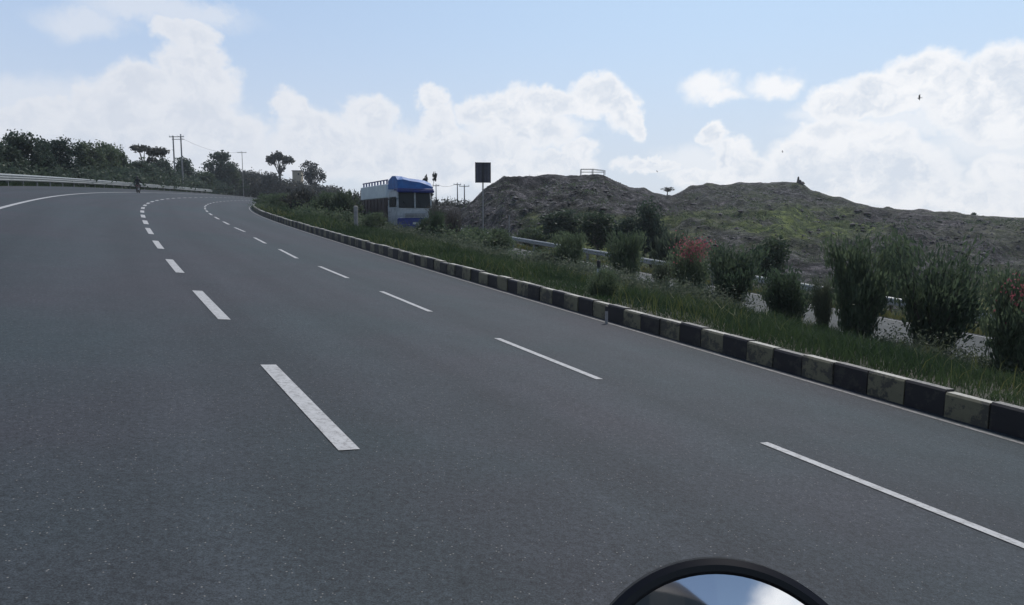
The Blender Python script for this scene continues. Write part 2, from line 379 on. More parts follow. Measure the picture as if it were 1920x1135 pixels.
green=np.clip(2.1*sband(1270,410,1680,430,28)+1.*sband(1440,390,1640,402,14)+bandm(960,1340,400,560)*1.3+bandm(1780,2400,505,600,70,25)*1.2+bandm(950,1160,385,440)*.25+.22*np.clip((PXX-1250)/80,0,1)+.04,0,1)*np.clip(.62+gn*.8,0,1)
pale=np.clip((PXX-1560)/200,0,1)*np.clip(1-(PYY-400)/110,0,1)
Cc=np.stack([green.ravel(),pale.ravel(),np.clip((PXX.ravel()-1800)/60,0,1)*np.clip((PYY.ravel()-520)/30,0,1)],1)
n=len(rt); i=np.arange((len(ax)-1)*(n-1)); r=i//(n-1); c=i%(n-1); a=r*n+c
hm=bpy.data.materials.new('rubbish_heap'); N,L=nt(hm); b=N['Principled BSDF']; b.inputs['Roughness'].default_value=.9; b.inputs['Specular IOR Level'].default_value=.2
tc=N.new('ShaderNodeTexCoord')
def nz(sc_,d=6,ro=.7):
    q=N.new('ShaderNodeTexNoise'); q.inputs['Scale'].default_value=sc_; q.inputs['Detail'].default_value=d; q.inputs['Roughness'].default_value=ro; L.new(tc.outputs['Object'],q.inputs['Vector']); return q.outputs['Fac']
def rp(f,*st):
    q=N.new('ShaderNodeValToRGB'); e=q.color_ramp.elements
    while len(e)<len(st): e.new(.5)
    for k,(p_,c_) in enumerate(st): e[k].position=p_; e[k].color=(*c_,1)
    L.new(f,q.inputs['Fac']); return q.outputs['Color']
def mixc(f,a_,b_,bt='MIX'):
    q=N.new('ShaderNodeMix'); q.data_type='RGBA'; q.blend_type=bt
    if isinstance(f,(int,float)): q.inputs['Factor'].default_value=f
    else: L.new(f,q.inputs['Factor'])
    L.new(a_,q.inputs['A']); L.new(b_,q.inputs['B']); return q.outputs['Result']
va=N.new('ShaderNodeVertexColor'); va.layer_name='Mix'; sp_=N.new('ShaderNodeSeparateColor'); L.new(va.outputs[0],sp_.inputs[0])
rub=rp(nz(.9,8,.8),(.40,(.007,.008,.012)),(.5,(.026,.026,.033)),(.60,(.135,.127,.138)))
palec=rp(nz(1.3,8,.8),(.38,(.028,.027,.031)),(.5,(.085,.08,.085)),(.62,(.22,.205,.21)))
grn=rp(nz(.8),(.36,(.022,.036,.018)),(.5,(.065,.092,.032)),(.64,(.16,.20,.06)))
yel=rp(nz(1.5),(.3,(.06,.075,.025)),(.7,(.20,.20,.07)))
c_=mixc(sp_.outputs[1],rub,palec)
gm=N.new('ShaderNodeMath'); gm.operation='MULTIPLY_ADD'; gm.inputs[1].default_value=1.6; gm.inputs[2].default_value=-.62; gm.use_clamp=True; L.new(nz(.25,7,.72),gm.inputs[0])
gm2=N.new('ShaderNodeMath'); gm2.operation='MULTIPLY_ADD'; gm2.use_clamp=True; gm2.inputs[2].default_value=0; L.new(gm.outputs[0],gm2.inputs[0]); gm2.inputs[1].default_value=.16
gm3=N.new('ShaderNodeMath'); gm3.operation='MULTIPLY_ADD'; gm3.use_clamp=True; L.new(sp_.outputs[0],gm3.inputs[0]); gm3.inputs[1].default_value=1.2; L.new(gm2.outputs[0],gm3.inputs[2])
c_=mixc(1.,c_,rp(nz(.16,4,.6),(.36,(.6,.6,.62)),(.64,(1.25,1.25,1.25))),'MULTIPLY'); c_=mixc(gm3.outputs[0],c_,grn); c_=mixc(sp_.outputs[2],c_,yel)  # broad mottling; its tone contrast stands in for shading of the lumps
L.new(c_,b.inputs['Base Color'])
bp_=N.new('ShaderNodeBump'); bp_.inputs['Strength'].default_value=1.; bp_.inputs['Distance'].default_value=.8; L.new(nz(1.1),bp_.inputs['Height']); L.new(bp_.outputs['Normal'],b.inputs['Normal'])
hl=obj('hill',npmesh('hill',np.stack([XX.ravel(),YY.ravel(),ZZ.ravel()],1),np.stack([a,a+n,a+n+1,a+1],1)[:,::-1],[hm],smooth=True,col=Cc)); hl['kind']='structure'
# ------------------------------------------------------------------ foliage
def rot_rand(n,flat=0.):
    d=RG.normal(size=(n,3)); d[:,2]*=(1-flat); d/=np.linalg.norm(d,axis=1)[:,None]
    e=RG.normal(size=(n,3)); e-=(e*d).sum(1)[:,None]*d; e/=np.linalg.norm(e,axis=1)[:,None]; return d,e
def leaves(C,ln,wd,dirs=None):
    n=len(C); d,e=rot_rand(n)
    if dirs is not None: d=d*.55+dirs; d/=np.linalg.norm(d,axis=1)[:,None]; e-= (e*d).sum(1)[:,None]*d; e/=np.linalg.norm(e,axis=1)[:,None]
    l=(ln*RG.uniform(.6,1.3,n))[:,None]; w=(wd*RG.uniform(.6,1.3,n))[:,None]
    V=np.stack([C-d*l/2,C+e*w/2,C+d*l/2,C-e*w/2],1).reshape(-1,3)
    return V,np.arange(4*n).reshape(n,4)
def blobs_pts(bl,n,shell=.55,clump=14,cs=.16):
    vol=np.array([b[3]*b[4]*b[5] for b in bl]); k=RG.choice(len(bl),max(1,n//clump),p=vol/vol.sum())
    d=RG.normal(size=(len(k),3)); d/=np.linalg.norm(d,axis=1)[:,None]; rr=(shell+(1-shell)*RG.random(len(k)))**.7
    B=np.array(bl)[k]; C=B[:,:3]+d*B[:,3:6]*rr[:,None]
    C=np.repeat(C,clump,0); sz=np.repeat(B[:,3:6].mean(1),clump)*cs*2
    return C+RG.normal(size=C.shape)*sz[:,None]*.5
def tree_proto(kind,seed):
    """unit tree, 1 m tall, base at origin"""
    global RG; RG=np.random.default_rng(seed); rnd=random.Random(seed)
    t=MB(); bl=[]
    if kind=='round':
        for k in range(13):
            a=rnd.random()*6.28; r=rnd.uniform(0,.24); bl.append((r*math.cos(a),r*math.sin(a),rnd.uniform(.34,.84),*(rnd.uniform(.11,.19) for _ in range(3))))
        tr=.3
    elif kind=='umbrella':
        for k in range(9):
            a=rnd.random()*6.28; r=rnd.uniform(.04,.34); bl.append((r*math.cos(a),r*math.sin(a),rnd.uniform(.8,.92)-r*.15,rnd.uniform(.09,.17),rnd.uniform(.09,.17),rnd.uniform(.035,.06)))
        bl.append((.16,.02,.66,.08,.08,.04)); tr=.6
    elif kind=='lolly':
        for k in range(9):
            a=rnd.random()*6.28; r=rnd.uniform(.02,.22); bl.append((r*math.cos(a),r*math.sin(a),rnd.uniform(.5,.88),*(rnd.uniform(.10,.15) for _ in range(3))))
        tr=.42
    elif kind=='droop':
        for k in range(12):
            a=k*6.28/8+rnd.random()*.4; r=.27 if k<8 else .1; bl.append((r*math.cos(a),r*math.sin(a),.66-(.0 if k>=8 else rnd.uniform(0,.12))+(.17 if k>=8 else 0),.15,.15,.10))
        for k in range(6): bl.append((rnd.uniform(-.2,.2),rnd.uniform(-.2,.2),rnd.uniform(.25,.5),.16,.16,.13))
        tr=.4
    elif kind=='thin':
        for k in range(8):
            a=rnd.random()*6.28; r=rnd.uniform(.05,.28); bl.append((r*math.cos(a),r*math.sin(a),rnd.uniform(.55,.92),*(rnd.uniform(.05,.1) for _ in range(3))))
        tr=.45
    t.tube([(0,0,-.03),(.01,0,tr*.5),(0,.01,tr)],[.03,.024,.02],8)
    for b in bl[:9]: t.tube([(0,.01,tr*.85),(b[0]*.5,b[1]*.5,(tr+b[2])*.5-.02),(b[0],b[1],b[2])],[.014,.009,.004],5)
    nn=4200 if kind in('round','droop') else (1100 if kind=='thin' else 1500)
    C=blobs_pts(bl,nn,.35,10,.24); V,Fc=leaves(C,.052,.036)
    return npmesh(kind+'_crown',V,Fc),(t,kind)
def shrub_proto(shape,seed,n=7500,ln=.072,wd=.021):
    """1 m tall, ~1 m wide at the widest; many upright stems from the base"""
    global RG; RG=np.random.default_rng(seed); rnd=random.Random(seed); t=MB(); pts=[];dr=[]
    ns=26
    for k in range(ns):
        a=rnd.random()*6.28; 
        if shape=='vase': rb,rt_=.10,rnd.uniform(.1,.5)
        elif shape=='column': rb,rt_=.18,rnd.uniform(.1,.36)
        elif shape=='irregular': rb,rt_=.2,rnd.choice([rnd.uniform(.05,.3),rnd.uniform(.3,.52)])
        elif shape=='spread': rb,rt_=.12,rnd.uniform(.1,.55)
        elif shape=='dome': rb,rt_=.22,rnd.uniform(.1,.5)
        else: rb,rt_=.15,rnd.uniform(.05,.5)
        h=rnd.uniform(.5,1.) if shape!='dome' else rnd.uniform(.9,1)*math.sqrt(max(.05,1-(rt_/.55)**2))
        ax_,ay=math.cos(a),math.sin(a); p=[(ax_*rb*.6,ay*rb*.6,-.03)]
        for j in range(1,6):
            q=j/5; rr=rb*.6+(rt_-rb*.6)*q**1.3; p.append((ax_*rr+rnd.uniform(-.02,.02),ay*rr+rnd.uniform(-.02,.02),h*q))
        t.tube(p,[.011,.010,.008,.006,.004,.002],4)
        m=n//ns; q=RG.random(m)**.75*(1.0-.08)+.1; q=np.clip(q,0,1)
        P=np.array(p); ii=q*5; i0=np.minimum(ii.astype(int),4); fr_=(ii-i0)[:,None]; c=P[i0]*(1-fr_)+P[i0+1]*fr_
        dd=P[i0+1]-P[i0]; dd/=np.linalg.norm(dd,axis=1)[:,None]
        c=c+RG.normal(size=c.shape)*np.array([.065,.065,.035])*(.4+q[:,None]); pts.append(c); dr.append(dd)
    C=np.concatenate(pts); D=np.concatenate(dr); C[:,2]=np.abs(C[:,2])
    V,Fc=leaves(C,ln,wd,D); return npmesh(shape+'_foliage',V,Fc),(t,shape)
def protopair(fn,*a,**k):
    leaf,(t,kind)=fn(*a,**k); o=t.build('trunk',MT['bark']); me=o.data; bpy.data.objects.remove(o); return leaf,me
TP={k:protopair(tree_proto,k,i+20) for i,k in enumerate(['round','umbrella','lolly','droop','thin'])}
TP['round2']=protopair(tree_proto,'round',51); TP['round3']=protopair(tree_proto,'round',62)
SP={k:protopair(shrub_proto,k,i+40) for i,k in enumerate(['vase','column','dome','loose'])}
SP['loose2']=protopair(shrub_proto,'irregular',93,8500,.075,.026); SP['dome3']=protopair(shrub_proto,'spread',97,8500,.075,.028)
SP['dome2']=protopair(shrub_proto,'dome',71,2600,.16,.05)
_mc={}
def mesh_mat(me,m):
    key=(me.name,m.name)
    if key not in _mc: c=me.copy(); c.materials.clear(); c.materials.append(m); _mc[key]=c
    return _mc[key]
def plant(name,proto,m,px,D,top,wpx,label,cat,group=None,base=None,sink=.0,flowers=0,lname='crown',tname='trunk',fl_side=0.,fl_z=.88):
    P=TP.get(proto) or SP[proto]
    x,y,z=at(px,D)
    if base is not None: z=float(zpix(base,D)); x=xpix(px,D,z)
    h=float(zpix(top,D))-z; w=wpx/F*D
    e=empty(name,(x,y,z-sink),random.uniform(0,6.28),(w,w,h+sink) if proto in SP else (w/.72,w/.72,h+sink))
    tag(e,label,cat,group)
    obj(lname,mesh_mat(P[0],m),e); obj(tname,P[1],e)
    if flowers:
        r=np.random.default_rng(int(px)); flowers=int(flowers*1.8); c=r.normal(size=(flowers,3))*[.17,.12,.09]+[fl_side,-.30,fl_z]; global RG; RG=r
        V,Fc=leaves(c,.034,.03); f=obj('blossom',npmesh('blossom',V,Fc,[MT['flower']]),e); f['label']='red blossoms at the top of the bush'; f['kind']='stuff'; f.rotation_euler[2]=-e.rotation_euler[2]
    return e
SH=dict(lname='foliage',tname='stem')
def shrub(*a,**k): k.update(SH); return plant('shrub',*a,**k)
sg='shrubs planted along the median'
shrub('vase',MT['shrub'],1740,16,440,188,'tallest dark median shrub, spreading like a vase, right of the columnar one','shrub',sg,sink=.1)
shrub('loose2',MT['shrub'],1606,16.2,446,122,'tall columnar dark shrub just left of the widest vase-shaped shrub','shrub',sg,sink=.1)
shrub('loose2',MT['shrub'],1900,13.2,505,140,'dark shrub with a red blossom cut off by the right edge of the photo','shrub',sg,sink=.1,flowers=190,fl_side=-.0,fl_z=.80)
shrub('dome3',MT['shrub'],1477,19,508,96,'knee-high rounded bush in the gap between the tall shrubs and the bushy dark one','shrub',sg,sink=.1)
shrub('dome3',MT['shrub'],1365,21.5,462,106,'bushy dark round-topped shrub right of the red-flowered one','shrub',sg,sink=.1)
shrub('column',MT['shrub'],1293,25,452,96,'upright shrub topped with a mass of dull red blossom in the middle of the median','shrub',sg,sink=.1,flowers=330)
shrub('loose2',MT['shrub'],1172,28,434,76,'narrow dark shrub left of the red-flowered one, before the far guardrail','shrub',sg,sink=.1)
shrub('dome',MT['shrub'],1132,16.5,505,64,'small dark bush right behind the kerb and its thin marker post','shrub',sg,sink=.1)
shrub('dome3',MT['shrub'],1073,30,436,66,'dark upright shrub standing before the guardrail under the left hill','shrub',sg,sink=.1)
shrub('loose',MT['shrubl'],1543,18,520,50,'sparse see-through shrub left of the tall columnar one','shrub',sg)
shrub('loose',MT['shrubl'],1240,26,488,54,'thin pale shrub between the red-flowered shrub and the narrow dark one','shrub',sg)
shrub('dome2',MT['shrubl'],1015,30,470,70,'pale low bush left of the upright dark shrub under the left hill','shrub',sg)
shrub('dome',MT['shrub'],935,38,428,62,'dark bush below and right of the road sign pole','shrub',sg)
shrub('dome2',MT['shrub'],885,42,424,66,'bush directly below the road sign pole','shrub',sg)
shrub('loose',MT['dead'],852,42,392,40,'dry brownish bush a little left of the sign pole','shrub',sg)
shrub('loose',MT['dead'],822,40,384,42,'tall dry greyish bush beside the right corner of the truck','shrub',sg)
shrub('loose',MT['shrub'],818,39,396,40,'dark bush just right of the truck front','shrub',sg)
shrub('dome',MT['shrub'],798,41,408,40,'low dark bush hiding the right headlamp of the truck','shrub',sg)
shrub('dome',MT['shrub'],705,44,398,52,'dark bush hiding the lower side of the truck','shrub',sg)
shrub('dome2',MT['shrubl'],650,50,355,56,'greyish bush left of the truck, behind the white post','shrub',sg)
shrub('dome',MT['shrub'],612,52,360,64,'broad dark bush second to the left of the truck','shrub',sg)
shrub('dome2',MT['treeh'],565,58,352,64,'brownish bush under the small round tree','shrub',sg)
shrub('dome',MT['shrub'],530,62,362,60,'bush under the flat-topped tree','shrub',sg)
shrub('dome2',MT['shrub'],500,68,362,40,'small bush at the near tip of the median, where the road vanishes','shrub',sg)
# beyond the far guardrail, foot of the hills
hg='trees at the foot of the hills'
plant('tree','round',MT['tree'],1062,55,388,104,'dark rounded tree at the foot of the left hill, nearest its middle','tree',hg)
plant('tree','round2',MT['treel'],1120,53,402,90,'lighter green tree right of the darkest one below the left hill','tree',hg)
plant('tree','round3',MT['tree'],1220,48,372,84,'tall dark tree below the dip between the two hills','tree',hg)
plant('tree','round',MT['tree'],1175,50,402,64,'small dark tree left of the tall one below the dip','tree',hg)
plant('shrub','dome2',MT['treel'],1000,60,425,60,'low green bush at the very foot of the left hill',"shrub",hg,**SH)
plant('shrub','dome2',MT['shrubl'],1265,45.5,430,80,'pale green bush on the slope right of the tall dark tree',"shrub",hg,**SH)
plant('tree','lolly',MT['treeh'],1251,128,351,28,'tiny boxy-crowned tree alone on the skyline between the two hills','tree')
plant('tree','round2',MT['treel'],1440,39,450,80,'pale green scrubby tree behind the knee-high bush, over the far rail','tree',hg)
plant('tree','round3',MT['treel'],1668,34,440,70,'grey-green scrubby tree behind the two tallest shrubs','tree',hg)
plant('shrub','dome2',MT['shrub'],1825,106,398,9,'single tiny bush on the right-hand skyline','shrub',**SH)
def DR(px): return float(np.interp(px,[-140,-40,37,101,155,241,306,380,441,600],[34,43,53,63,72,92,112,142,165,180]))
# left tree belt
lg='trees behind the left guardrail'
for (pr,mt_,px,D,top,w,lab) in [
 ('round','tree',-25,84,252,85,'dark tree cut by the left edge of the photo'),
 ('round2','tree',44,86,250,70,'dark tree with the highest peak at the far left of the belt'),
 ('round3','tree',82,80,258,62,'dark rounded tree second from the left peak'),
 ('round','tree',122,86,254,70,'broad dark tree in the middle of the left belt'),
 ('round3','tree',18,92,262,70,'dark tree filling the gap right of the photo edge'),
 ('round2','treel',172,82,268,60,'lighter green tree left of the paired crowns'),
 ('round','treel',206,84,262,58,'light green tree with a reddish tinge behind the motorcyclist'),
 ('round3','treel',232,88,274,38,'narrow green tree at the right end of the tall belt'),
 ('umbrella','treeh',272,96,270,74,'flat-topped tree above the motorcyclist'),
 ('round','tree',262,90,298,60,'squat dark tree under the flat-topped crown'),
 ('round2','tree',298,92,300,54,'squat dark tree left of the twin power poles'),
 ('round3','tree',345,104,295,66,'dark domed tree behind the twin power poles'),
 ('droop','tree',415,106,280,56,'tree with a drooping palm-like crown right of the twin poles'),
 ('round','treel',385,100,318,50,'low green tree left of the drooping one'),
 ('round2','treel',432,110,312,46,'low green tree right under the drooping crown'),
 ('umbrella','treeh',527,120,284,66,'slender umbrella-shaped tree standing over the scrub'),
 ('lolly','treeh',590,118,302,54,'small round-crowned tree on a thin trunk left of the truck'),
 ('thin','treeh',806,90,322,40,'thin pale tree peeping out behind the truck roof'),
]:
    if px<700: D=DR(px)+8+(D%5)*1.5
    plant('tree',pr,MT[mt_],px,D,top,w,lab,'tree',lg if px<700 else None)
RG=np.random.default_rng(5)
# scrub: uncountable undergrowth masses
def scrub(name,rows,m,label,n_leaf=60,ls=.35):
    Cs=[];sz=[]
    for (x0,x1,D0,D1,t0,t1,b0,b1,N_) in rows:
        for _ in range(N_):
            q=RG.random(); px=x0+(x1-x0)*q; D=RG.uniform(D0,D1)+(DR(px) if D0<30 else 0)
            x,D,zb=at(px,D); zt=zpix(t0+(t1-t0)*q+RG.uniform(-2,9),D); h=max(float(zt-zb),.4)
            r_=min(max(h*.5,.3),1.6); c=np.array([x,D,zb+ (h-r_*.8)*RG.random()**.6])
            P=c+RG.normal(size=(n_leaf,3))*r_*np.array([.5,.5,.36]); P[:,2]=np.minimum(P[:,2],zt+.15*r_); Cs.append(P); sz.append(np.full(n_leaf,r_*ls))
    C=np.concatenate(Cs); Z_=np.concatenate(sz); V,Fc=leaves(C,Z_,Z_*.6)
    o=obj(name,npmesh(name,V,Fc,[m])); tag(o,label,'undergrowth',None,'stuff'); return o
scrub('undergrowth',[(-60,250,4,14,300,312,336,346,420),(250,460,4,16,316,334,346,358,300),(250,325,5,12,299,302,346,350,110)],MT['tree'],'dark undergrowth massed below the trees behind the left guardrail')
scrub('roadside_scrub',[(430,520,5,26,312,322,358,375,300),(510,640,6,28,328,350,358,375,380),(600,880,112,124,350,374,372,392,200)],MT['treeh'],'brownish scrub strip on the horizon between the trees and the truck')
scrub('median_brush',[(476,640,56,70,370,385,388,402,170),(560,700,44,54,372,392,398,420,120),(800,960,37,44,410,430,434,446,110),(940,1130,30,36,450,476,470,500,70)],MT['shrub'],'low mixed brush growing through the far part of the median',50,.22)
# hill scrub + rubble
def hillscatter(N_,fn,keep):
    px=RG.uniform(880,2150,N_); t=RG.random(N_)**1.0
    rf_=np.interp(px,*zip(*RF)); rc_=np.interp(px,*zip(*RC)); y=rf_+(rc_-rf_)*(t*.99+.005); x=(px-CX)/F*y; z=hill_z(x,y)
    PX,PY=topix(x,y,z); k=keep(PX,PY,x,y); return x[k],y[k],z[k]
x,y,z=hillscatter(9000,None,lambda PX,PY,x,y: RG.random(len(x))<np.clip(.25+.5*((PX>980)&(PX<1330)&(PY>405))+.35*((PX>1300)&(PY>455))+.3*(np.abs(PY-415)<20)*(PX>1250),0,1)*(.5+.5*(fbm(x,y,21,3,.3)>-.1)))
k=len(x); r_=RG.uniform(.10,.42,k)*np.clip(y/60,.7,1.3)*np.where(topix(x,y,z)[1]<np.interp(topix(x,y,z)[0],*zip(*SKY))+10,.35,1); nl=26
C=np.repeat(np.stack([x,y,z+r_*.3],1),nl,0)+RG.normal(size=(k*nl,3))*np.repeat(r_,nl)[:,None]*[.9,.9,.4]; q=np.repeat(r_,nl)
V,Fc=leaves(C,q*.4,q*.24)
tag(obj('hillside_scrub',npmesh('hillside_scrub',V,Fc,[MT['treel']])),'low green scrub speckled over both hills','scrub',None,'stuff')
def chunks(x,y,z,r_):
    k=topix(x,y,z)[1]>np.interp(topix(x,y,z)[0],*zip(*SKY))+7; x,y,z,r_=x[k],y[k],z[k],r_[k]
    k=len(x); base=np.array([(1,0,0),(0,1,0),(-1,0,0),(0,-1,0),(0,0,.55),(0,0,-.55)],float)
    V=base[None]*r_[:,None,None]*RG.uniform(.5,1.2,(k,6,1)); V=V+np.stack([x,y,z],1)[:,None,:]
    f=np.array([(0,1,4),(1,2,4),(2,3,4),(3,0,4),(1,0,5),(2,1,5),(3,2,5),(0,3,5)]); Fc=(np.arange(k)[:,None,None]*6+f[None]).reshape(-1,3); return V.reshape(-1,3),Fc
x,y,z=hillscatter(17000,None,lambda PX,PY,x,y: RG.random(len(x))<np.clip(.35+.4*(PX>1600),0,1))
V,Fc=chunks(x,y,z+.03,RG.uniform(.05,.17,len(x))*np.clip(y/80,.5,1.3))
rm=mat('rubble_mix',(.12,.115,.12),(.018,.018,.023),.9,.9,contrast=(.42,.62),coord='Object')
x,y,z=hillscatter(2600,None,lambda PX,PY,x,y: RG.random(len(x))<np.clip(.35+.4*(PX>1500)+.3*(PX<1150),0,1))
V2,F2=chunks(x,y,z+.02,RG.uniform(.2,.55,len(x))*np.clip(y/90,.5,1.2)); F2=F2+len(V); V=np.concatenate([V,V2]); Fc=np.concatenate([Fc,F2])
tag(obj('rubble',npmesh('rubble',V,Fc,[rm])),'grey rubble and refuse scattered over the hillsides','rubble',None,'stuff')
# median grass
def blades(s,o,h,wd,m,name,label,lean=.35):
    n=len(s); x,y,z=W(s,o,-.02); a=RG.random(n)*6.28; ln=RG.normal(size=(n,2))*lean*h[:,None]
    dx=np.cos(a)*wd/2; dy=np.sin(a)*wd/2
    A=np.stack([x-dx,y-dy,z],1);B=np.stack([x+dx,y+dy,z],1)
    Cm=np.stack([x+ln[:,0]*.35+dx*.7,y+ln[:,1]*.35+dy*.7,z+h*.6],1); Dm=np.stack([x+ln[:,0]*.35-dx*.7,y+ln[:,1]*.35-dy*.7,z+h*.6],1)
    T=np.stack([x+ln[:,0],y+ln[:,1],z+h],1)
    V=np.stack([A,B,Cm,Dm,T],1).reshape(-1,3); b_=np.arange(n)*5
    F3=np.concatenate([np.stack([b_,b_+1,b_+2],1),np.stack([b_,b_+2,b_+3],1),np.stack([b_+3,b_+2,b_+4],1)])
    ob=obj(name,npmesh(name,V,F3,[m])); tag(ob,label,'grass',None,'stuff'); return ob
def gs(n,s0,s1,o0,o1,p=1.6):
    s=s0+(s1-s0)*RG.random(n)**p; o=RG.uniform(o0,o1,n); return s,o
s,o=gs(150000,-6,120,3.98,11.2,1.7)
h=(.10+.22*np.clip(.5+.8*fbm(s,o*1.3,31,4,.8),0,1))*RG.uniform(.5,1.25,len(s))*np.clip((o-3.7)/1.2,.5,1)*np.interp(s,[0,40,80],[1,1.6,2.2])
blades(s,o,h,np.interp(s,[0,30,80],[.014,.035,.09]),MT['grass'],'median_grass','dark green grass filling the median behind the painted kerb')
s,o=gs(11000,-6,90,3.98,11.2,1.6); k=fbm(s,o*1.5,41,4,.9)>.12; s,o=s[k],o[k]
blades(s,o,RG.uniform(.15,.55,len(s)),np.interp(s,[0,30,80],[.012,.03,.08]),MT['drygrass'],'dry_grass','yellowing taller stalks standing in patches among the median grass',.5)
s,o=gs(30000,-4,120,22.3,25,1.3)
blades(s,o,RG.uniform(.15,.5,len(s)),np.interp(s,[0,30,80],[.03,.05,.1]),MT['drygrass'],'verge_grass','yellow-green grass on the verge beyond the far guardrail')
s,o=gs(22000,-2,140,-14.2,-12.4,1.)
blades(s,o,RG.uniform(.1,.35,len(s)),np.interp(s,[0,30,80],[.03,.05,.1]),MT['grass'],'roadside_grass','dark grass strip under the left guardrail')
s=RG.uniform(2,75,3000); o=RG.uniform(9.0,11.4,3000); g_=fbm(s,o*1.2,77,4,.55); k=g_>np.where(s<9.5,.25,-.22); s,o=s[k],o[k]
x,y,z=W(s,o); k=len(s); hh=RG.uniform(.15,.5,k)*np.interp(s,[0,40,75],[1,1.3,1.8]); nl=46
C=np.repeat(np.stack([x,y,z+hh*.55],1),nl,0)+RG.normal(size=(k*nl,3))*np.repeat(hh,nl)[:,None]*[.65,.65,.42]; q=np.repeat(np.interp(s,[0,40,75],[.05,.09,.16]),nl)
V0,F0=leaves(C,q*1.3,q*.6)
s=RG.uniform(12.5,60,420); o=RG.uniform(9.6,11.2,420); k=fbm(s,o,88,3,.5)>.0; s,o=s[k],o[k]; x,y,z=W(s,o); k=len(s); hh=RG.uniform(.3,.62,k); nl=240
C=np.repeat(np.stack([x,y,z+hh*.5],1),nl,0)+RG.normal(size=(k*nl,3))*np.repeat(hh,nl)[:,None]*[.6,.6,.42]
V1,F1=leaves(C,np.full(len(C),.10),np.full(len(C),.045)); F1=F1+len(V0); V=np.concatenate([V0,V1]); Fc=np.concatenate([F0,F1])
tag(obj('weeds',npmesh('weeds',V,Fc,[MT['shrubl']])),'ragged pale green weeds along the far side of the median','weeds',None,'stuff')
# ------------------------------------------------------------------ guardrails
def guardrail(s0,s1,off,side,label,deep=False):
    x0,y0,z0=[float(a) for a in W(s0,off)]; e=empty('guardrail',(x0,y0,z0)); tag(e,label,'guardrail')
    # W section (height, outward bulge towards the traffic side)
    sec=[(.44,0),(.47,.06),(.53,.08),(.57,.02),(.60,0),(.63,.02),(.67,.08),(.73,.06),(.76,0)]
    if not deep: sec=[(a_+.08,b_) for a_,b_ in sec]
    if deep: sec=[(.28,0),(.31,.06),(.37,.08),(.41,.02),(.44,0)]+sec[1:]+[]; sec=[(a_+.06,b_) for a_,b_ in sec]
    V=[];Fs=[];ss=np.arange(s0,s1+.01,1.)
    for s in ss:
        for (h_,b_) in sec+[(h_,b_-.012) for h_,b_ in sec[::-1]]:
            x,y,z=W(s,off); u,v=so2uv(s,off+side*b_); xx,yy_,_=PT(u,v); V.append((float(xx)-x0,float(yy_)-y0,float(z)+h_-z0))
    m=len(sec)*2
    for i in range(len(ss)-1):
        for k in range(m): j=(k+1)%m; Fs.append((i*m+k,i*m+j,(i+1)*m+j,(i+1)*m+k))
    b=MB(); b.add(V,Fs); b.build('rail_beam',MT['galv'],e)
    proto=None; cnt=0; s=s0+1.
    while s<s1 and cnt<100:
        u,v=so2uv(s,off-side*.09); x,y,z=[float(a) for a in W(s,off)]; xx,yy_,_=PT(u,v)
        if proto is None:
            p=MB(); p.box((0,0,.32),(.12,.14,.86 if not deep else .92),bev=.01); p.box((0,side*0,.60),(.2,.1,.2),bev=.01); po=p.build('post',MT['post'],e); proto=po
        else: po=link(proto.copy(),e)
        po.location=(float(xx)-x0,float(yy_)-y0,z-z0); po.rotation_euler=(0,0,-float(np.interp(s,S,TH))); s+=4.; cnt+=1
    return e
guardrail(0,158,-12.35,1,'long steel guardrail along the outer left side of the bend',True)
guardrail(-8,110,22.1,-1,'steel guardrail beyond the median, below the grey hills')
